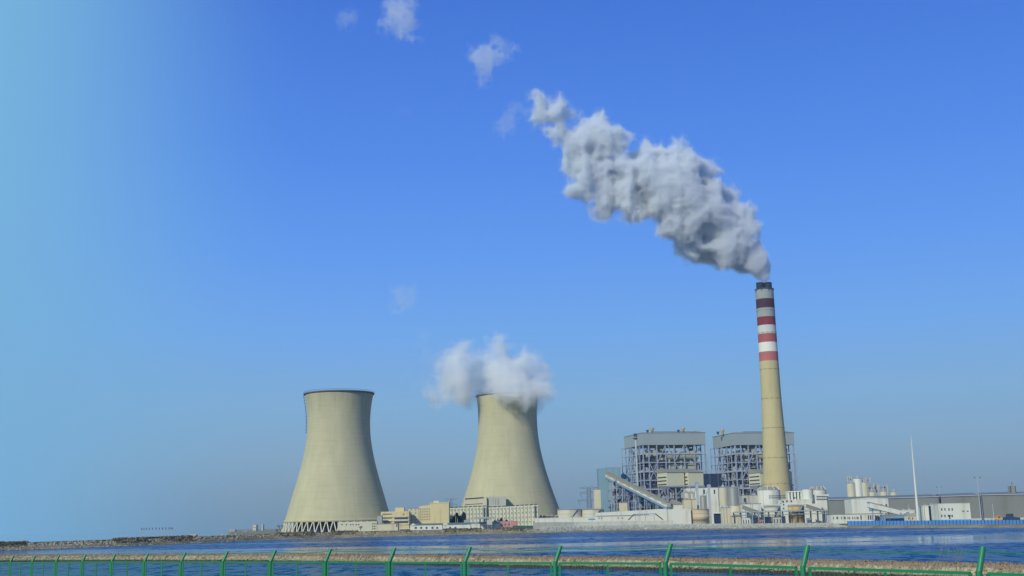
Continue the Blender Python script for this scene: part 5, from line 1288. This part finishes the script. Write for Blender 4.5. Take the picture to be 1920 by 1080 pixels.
def steam_mat(name, dens, col, g=0.0, absb=0):
    m = bpy.data.materials.new(name); m.use_nodes = True; t = m.node_tree; t.nodes.clear()
    o = t.nodes.new('ShaderNodeOutputMaterial'); v = t.nodes.new('ShaderNodeVolumePrincipled')
    v.inputs['Density'].default_value = dens; v.inputs['Color'].default_value = (*col,1); v.inputs['Anisotropy'].default_value = g
    t.links.new(v.outputs[0], o.inputs['Volume']); m.volume_intersection_method = 'FAST' if hasattr(m, 'volume_intersection_method') else None
    return m
def puff(name, label, cat, blobs, Y, h, dens, core=None, amp=(.55,.3), seed=1, lump=22.0, col=(.93,.95,.97), depthf=.75, iso=0.0, rim=None, group=None, mouth=None, stretch=(1,1,1)):
    """blobs: (px, py, radius px, dy metres)"""
    B = []
    for b in blobs:
        p = W(b[0], b[1], Y); s = (W(b[0]+1, b[1], Y)-p).length; B.append((p.x, Y+(b[3] if len(b) > 3 else 0), p.z, b[2]*s))
    B = np.array(B); pad = 24
    lo = (B[:,:3]-B[:,3:]*1.35).min(0)-pad; hi = (B[:,:3]+B[:,3:]*1.35).max(0)+pad; n = np.ceil((hi-lo)/h).astype(int)
    ax = [np.arange(n[i])*h+lo[i] for i in range(3)]; X, Yg, Z = np.meshgrid(*ax, indexing='ij'); X = X.astype(np.float32); Yg = Yg.astype(np.float32); Z = Z.astype(np.float32)
    wx = (vnoise(X/lump, Yg/lump, Z/lump, seed+50)-.5)*lump*.7; wz = (vnoise(X/lump+9, Yg/lump, Z/lump+5, seed+51)-.5)*lump*.7
    calm = 1.0; thin = 0.0
    if mouth:
        pm = W(mouth[0], mouth[1], Y); calm = np.clip(np.sqrt((X-pm.x)**2+(Yg-Y)**2+(Z-pm.z)**2)/mouth[2], .18, 1); thin = np.clip((np.sqrt((X-pm.x)**2+(Z-pm.z)**2)-110)/160, 0, 1)*.10; wx = wx*calm; wz = wz*calm
    f = np.full(X.shape, -9., np.float32)
    for x, y, z, r in B:
        d = np.sqrt((X+wx-x)**2+((Yg-y)/depthf)**2+(Z+wz-z)**2); v = (r-d)/lump; 
        f = np.maximum(f, v)
    f = np.minimum(f, 1.6)
    tot = 0; a = amp[0]; L = lump
    bil = np.zeros_like(f)
    for o in range(5):
        nn = vnoise(X/L*stretch[0]+o*7.3, Yg/L*stretch[1]+o*3.1, Z/L*stretch[2], seed+o)
        bil += a*(np.abs(2*nn-1)-.35); a *= .64; L *= .5
        if L < h*1.6: break
    low = vnoise(X/(lump*2.3), Yg/(lump*2.3), Z/(lump*2.3), seed+30)-.5
    f2 = f - bil*calm + low*calm*amp[1]*2 - iso*calm
    f2[:2]=f2[-2:]=-1; f2[:,:2]=f2[:,-2:]=-1; f2[:,:,:2]=f2[:,:,-2:]=-1
    f2 = np.where(f < -1.0, -1, f2)
    V, Q = surface_nets(f2, lo, h)
    o = npmesh(name, V, Q, dens if not isinstance(dens, (int,float)) else steam_mat('steam_'+name, dens, col), True)
    tag(o, label, cat, group)
    for cr in (core or []):
        V, Q = surface_nets(f2-cr[1]*calm-thin, lo, h); npmesh('dense_core', V, Q, steam_mat('dense_steam', cr[0], col), True, o)
    return o
if QUICK_SMOKE: HS = 2.4
else: HS = 1.2
plume = [(1436,521,8),(1434,514,13),(1428,503,21),(1415,489,28),(1398,475,34),(1374,457,44),(1345,436,52),(1315,412,60),(1290,388,66),(1268,362,68),(1240,345,60),(1212,345,54),(1180,345,46),(1150,342,42),(1255,312,32),(1222,306,28),(1300,335,46),(1332,368,42),
         (1120,322,36),(1100,298,30),(1112,250,34),(1125,272,34),(1088,268,28),(1095,348,24),(1062,240,27),(1040,222,23),(1036,252,16),(1020,206,17),(1008,192,11),(1140,372,28),(1192,380,34),(1400,430,24),(1390,410,17)]
plume = [(a-2, b, c*1.0, random.uniform(-8,8)) for a, b, c in plume]
puff('smoke_plume', 'large billowing grey-white smoke plume drifting left from the chimney top', 'smoke', plume, 1170, HS, .012, core=((.08,.13),(.2,.34)), amp=(.78,.30), seed=8, lump=22, col=(.875,.902,.94), iso=-.26, mouth=(1434,528,75))
t2 = [(880,712,36),(850,700,30),(905,690,38),(945,700,42),(985,705,36),(1000,733,24),(1010,715,16),(835,722,22),(925,660,26),(870,672,28),(848,668,22),(990,680,28),(938,640,12),(960,665,20),(812,738,12),(862,733,20),(985,744,19,-30),(968,738,17,-32),(1000,742,18,-28),(950,730,15,-30),(1014,738,15,-5),(872,738,22),(850,738,18),(832,730,14)]
t2 = [(a,b,c*1.0,(d[0] if d else random.uniform(-14,14))) for a,b,c,*d in t2]
puff('steam_cloud', 'white steam cloud spilling over the rim of the right cooling tower', 'steam', t2, 1190, HS*1.1, .018, core=((.03,.2),(.06,.5)), amp=(.8,.36), seed=34, lump=20, col=(.972,.977,.98), iso=-.1)
small = [('small torn white cloud puff cut by the top edge of the photo', [(748,18,20),(764,34,17),(742,42,12),(757,58,8),(728,12,9),(770,8,14),(722,50,6),(772,68,5)], .022, 5),
         ('tiny faint cloud puff left of the top-edge cloud', [(653,36,11),(649,42,8),(660,30,6)], .014, 6),
         ('ragged white cloud puff above the left end of the smoke plume', [(908,112,20),(926,98,14),(942,90,9),(950,98,5),(922,80,7),(884,95,9),(892,110,10),(907,130,10),(905,150,4)], .022, 7),
         ('faint thin grey wisp just left of the plume tip', [(970,215,14),(955,228,14),(948,240,10),(985,212,8)], .012, 8),
         ('barely visible pale wisp in the blue left of the plume wisp', [(755,203,9),(761,212,6)], .006, 9),
         ('faint round pale puff high above the steaming cooling tower', [(757,556,16),(748,572,11)], .011, 10),
         ('trailing faint wisps left of the steam cloud', [(758,698,9),(770,705,9),(785,714,9),(795,660,7),(797,630,5),(815,672,10),(800,672,7)], .010, 12)]
for lab, bl, dn, sd_ in small:
    bl = [(a,b,c*1.25) for a,b,c in bl]
    puff('cloud_puff', lab, 'cloud', bl, 1180, HS*1.1, dn*.45, core=((dn*1.0,.3),) if dn > .01 else None, amp=(1.25,.55), seed=sd_*17+4, lump=12, col=(.99,.99,.99), group='small detached cloud puffs')

# ---------------------------------------------------------------- air
if HAZE:
    hz = MB().box(-2600, 2600, -120, 5200, -4, 720).build('haze', None)
    m = bpy.data.materials.new('haze_air'); m.use_nodes = True; t = m.node_tree; t.nodes.clear()
    o = t.nodes.new('ShaderNodeOutputMaterial'); v = t.nodes.new('ShaderNodeVolumePrincipled')
    v.inputs['Density'].default_value = HAZE; v.inputs['Color'].default_value = (.72,.85,1,1); v.inputs['Anisotropy'].default_value = .2
    t.links.new(v.outputs[0], o.inputs['Volume']); hz.data.materials.clear(); hz.data.materials.append(m)
    tag(hz, 'thin pale blue air between the camera and the far plant', 'haze', kind='stuff')
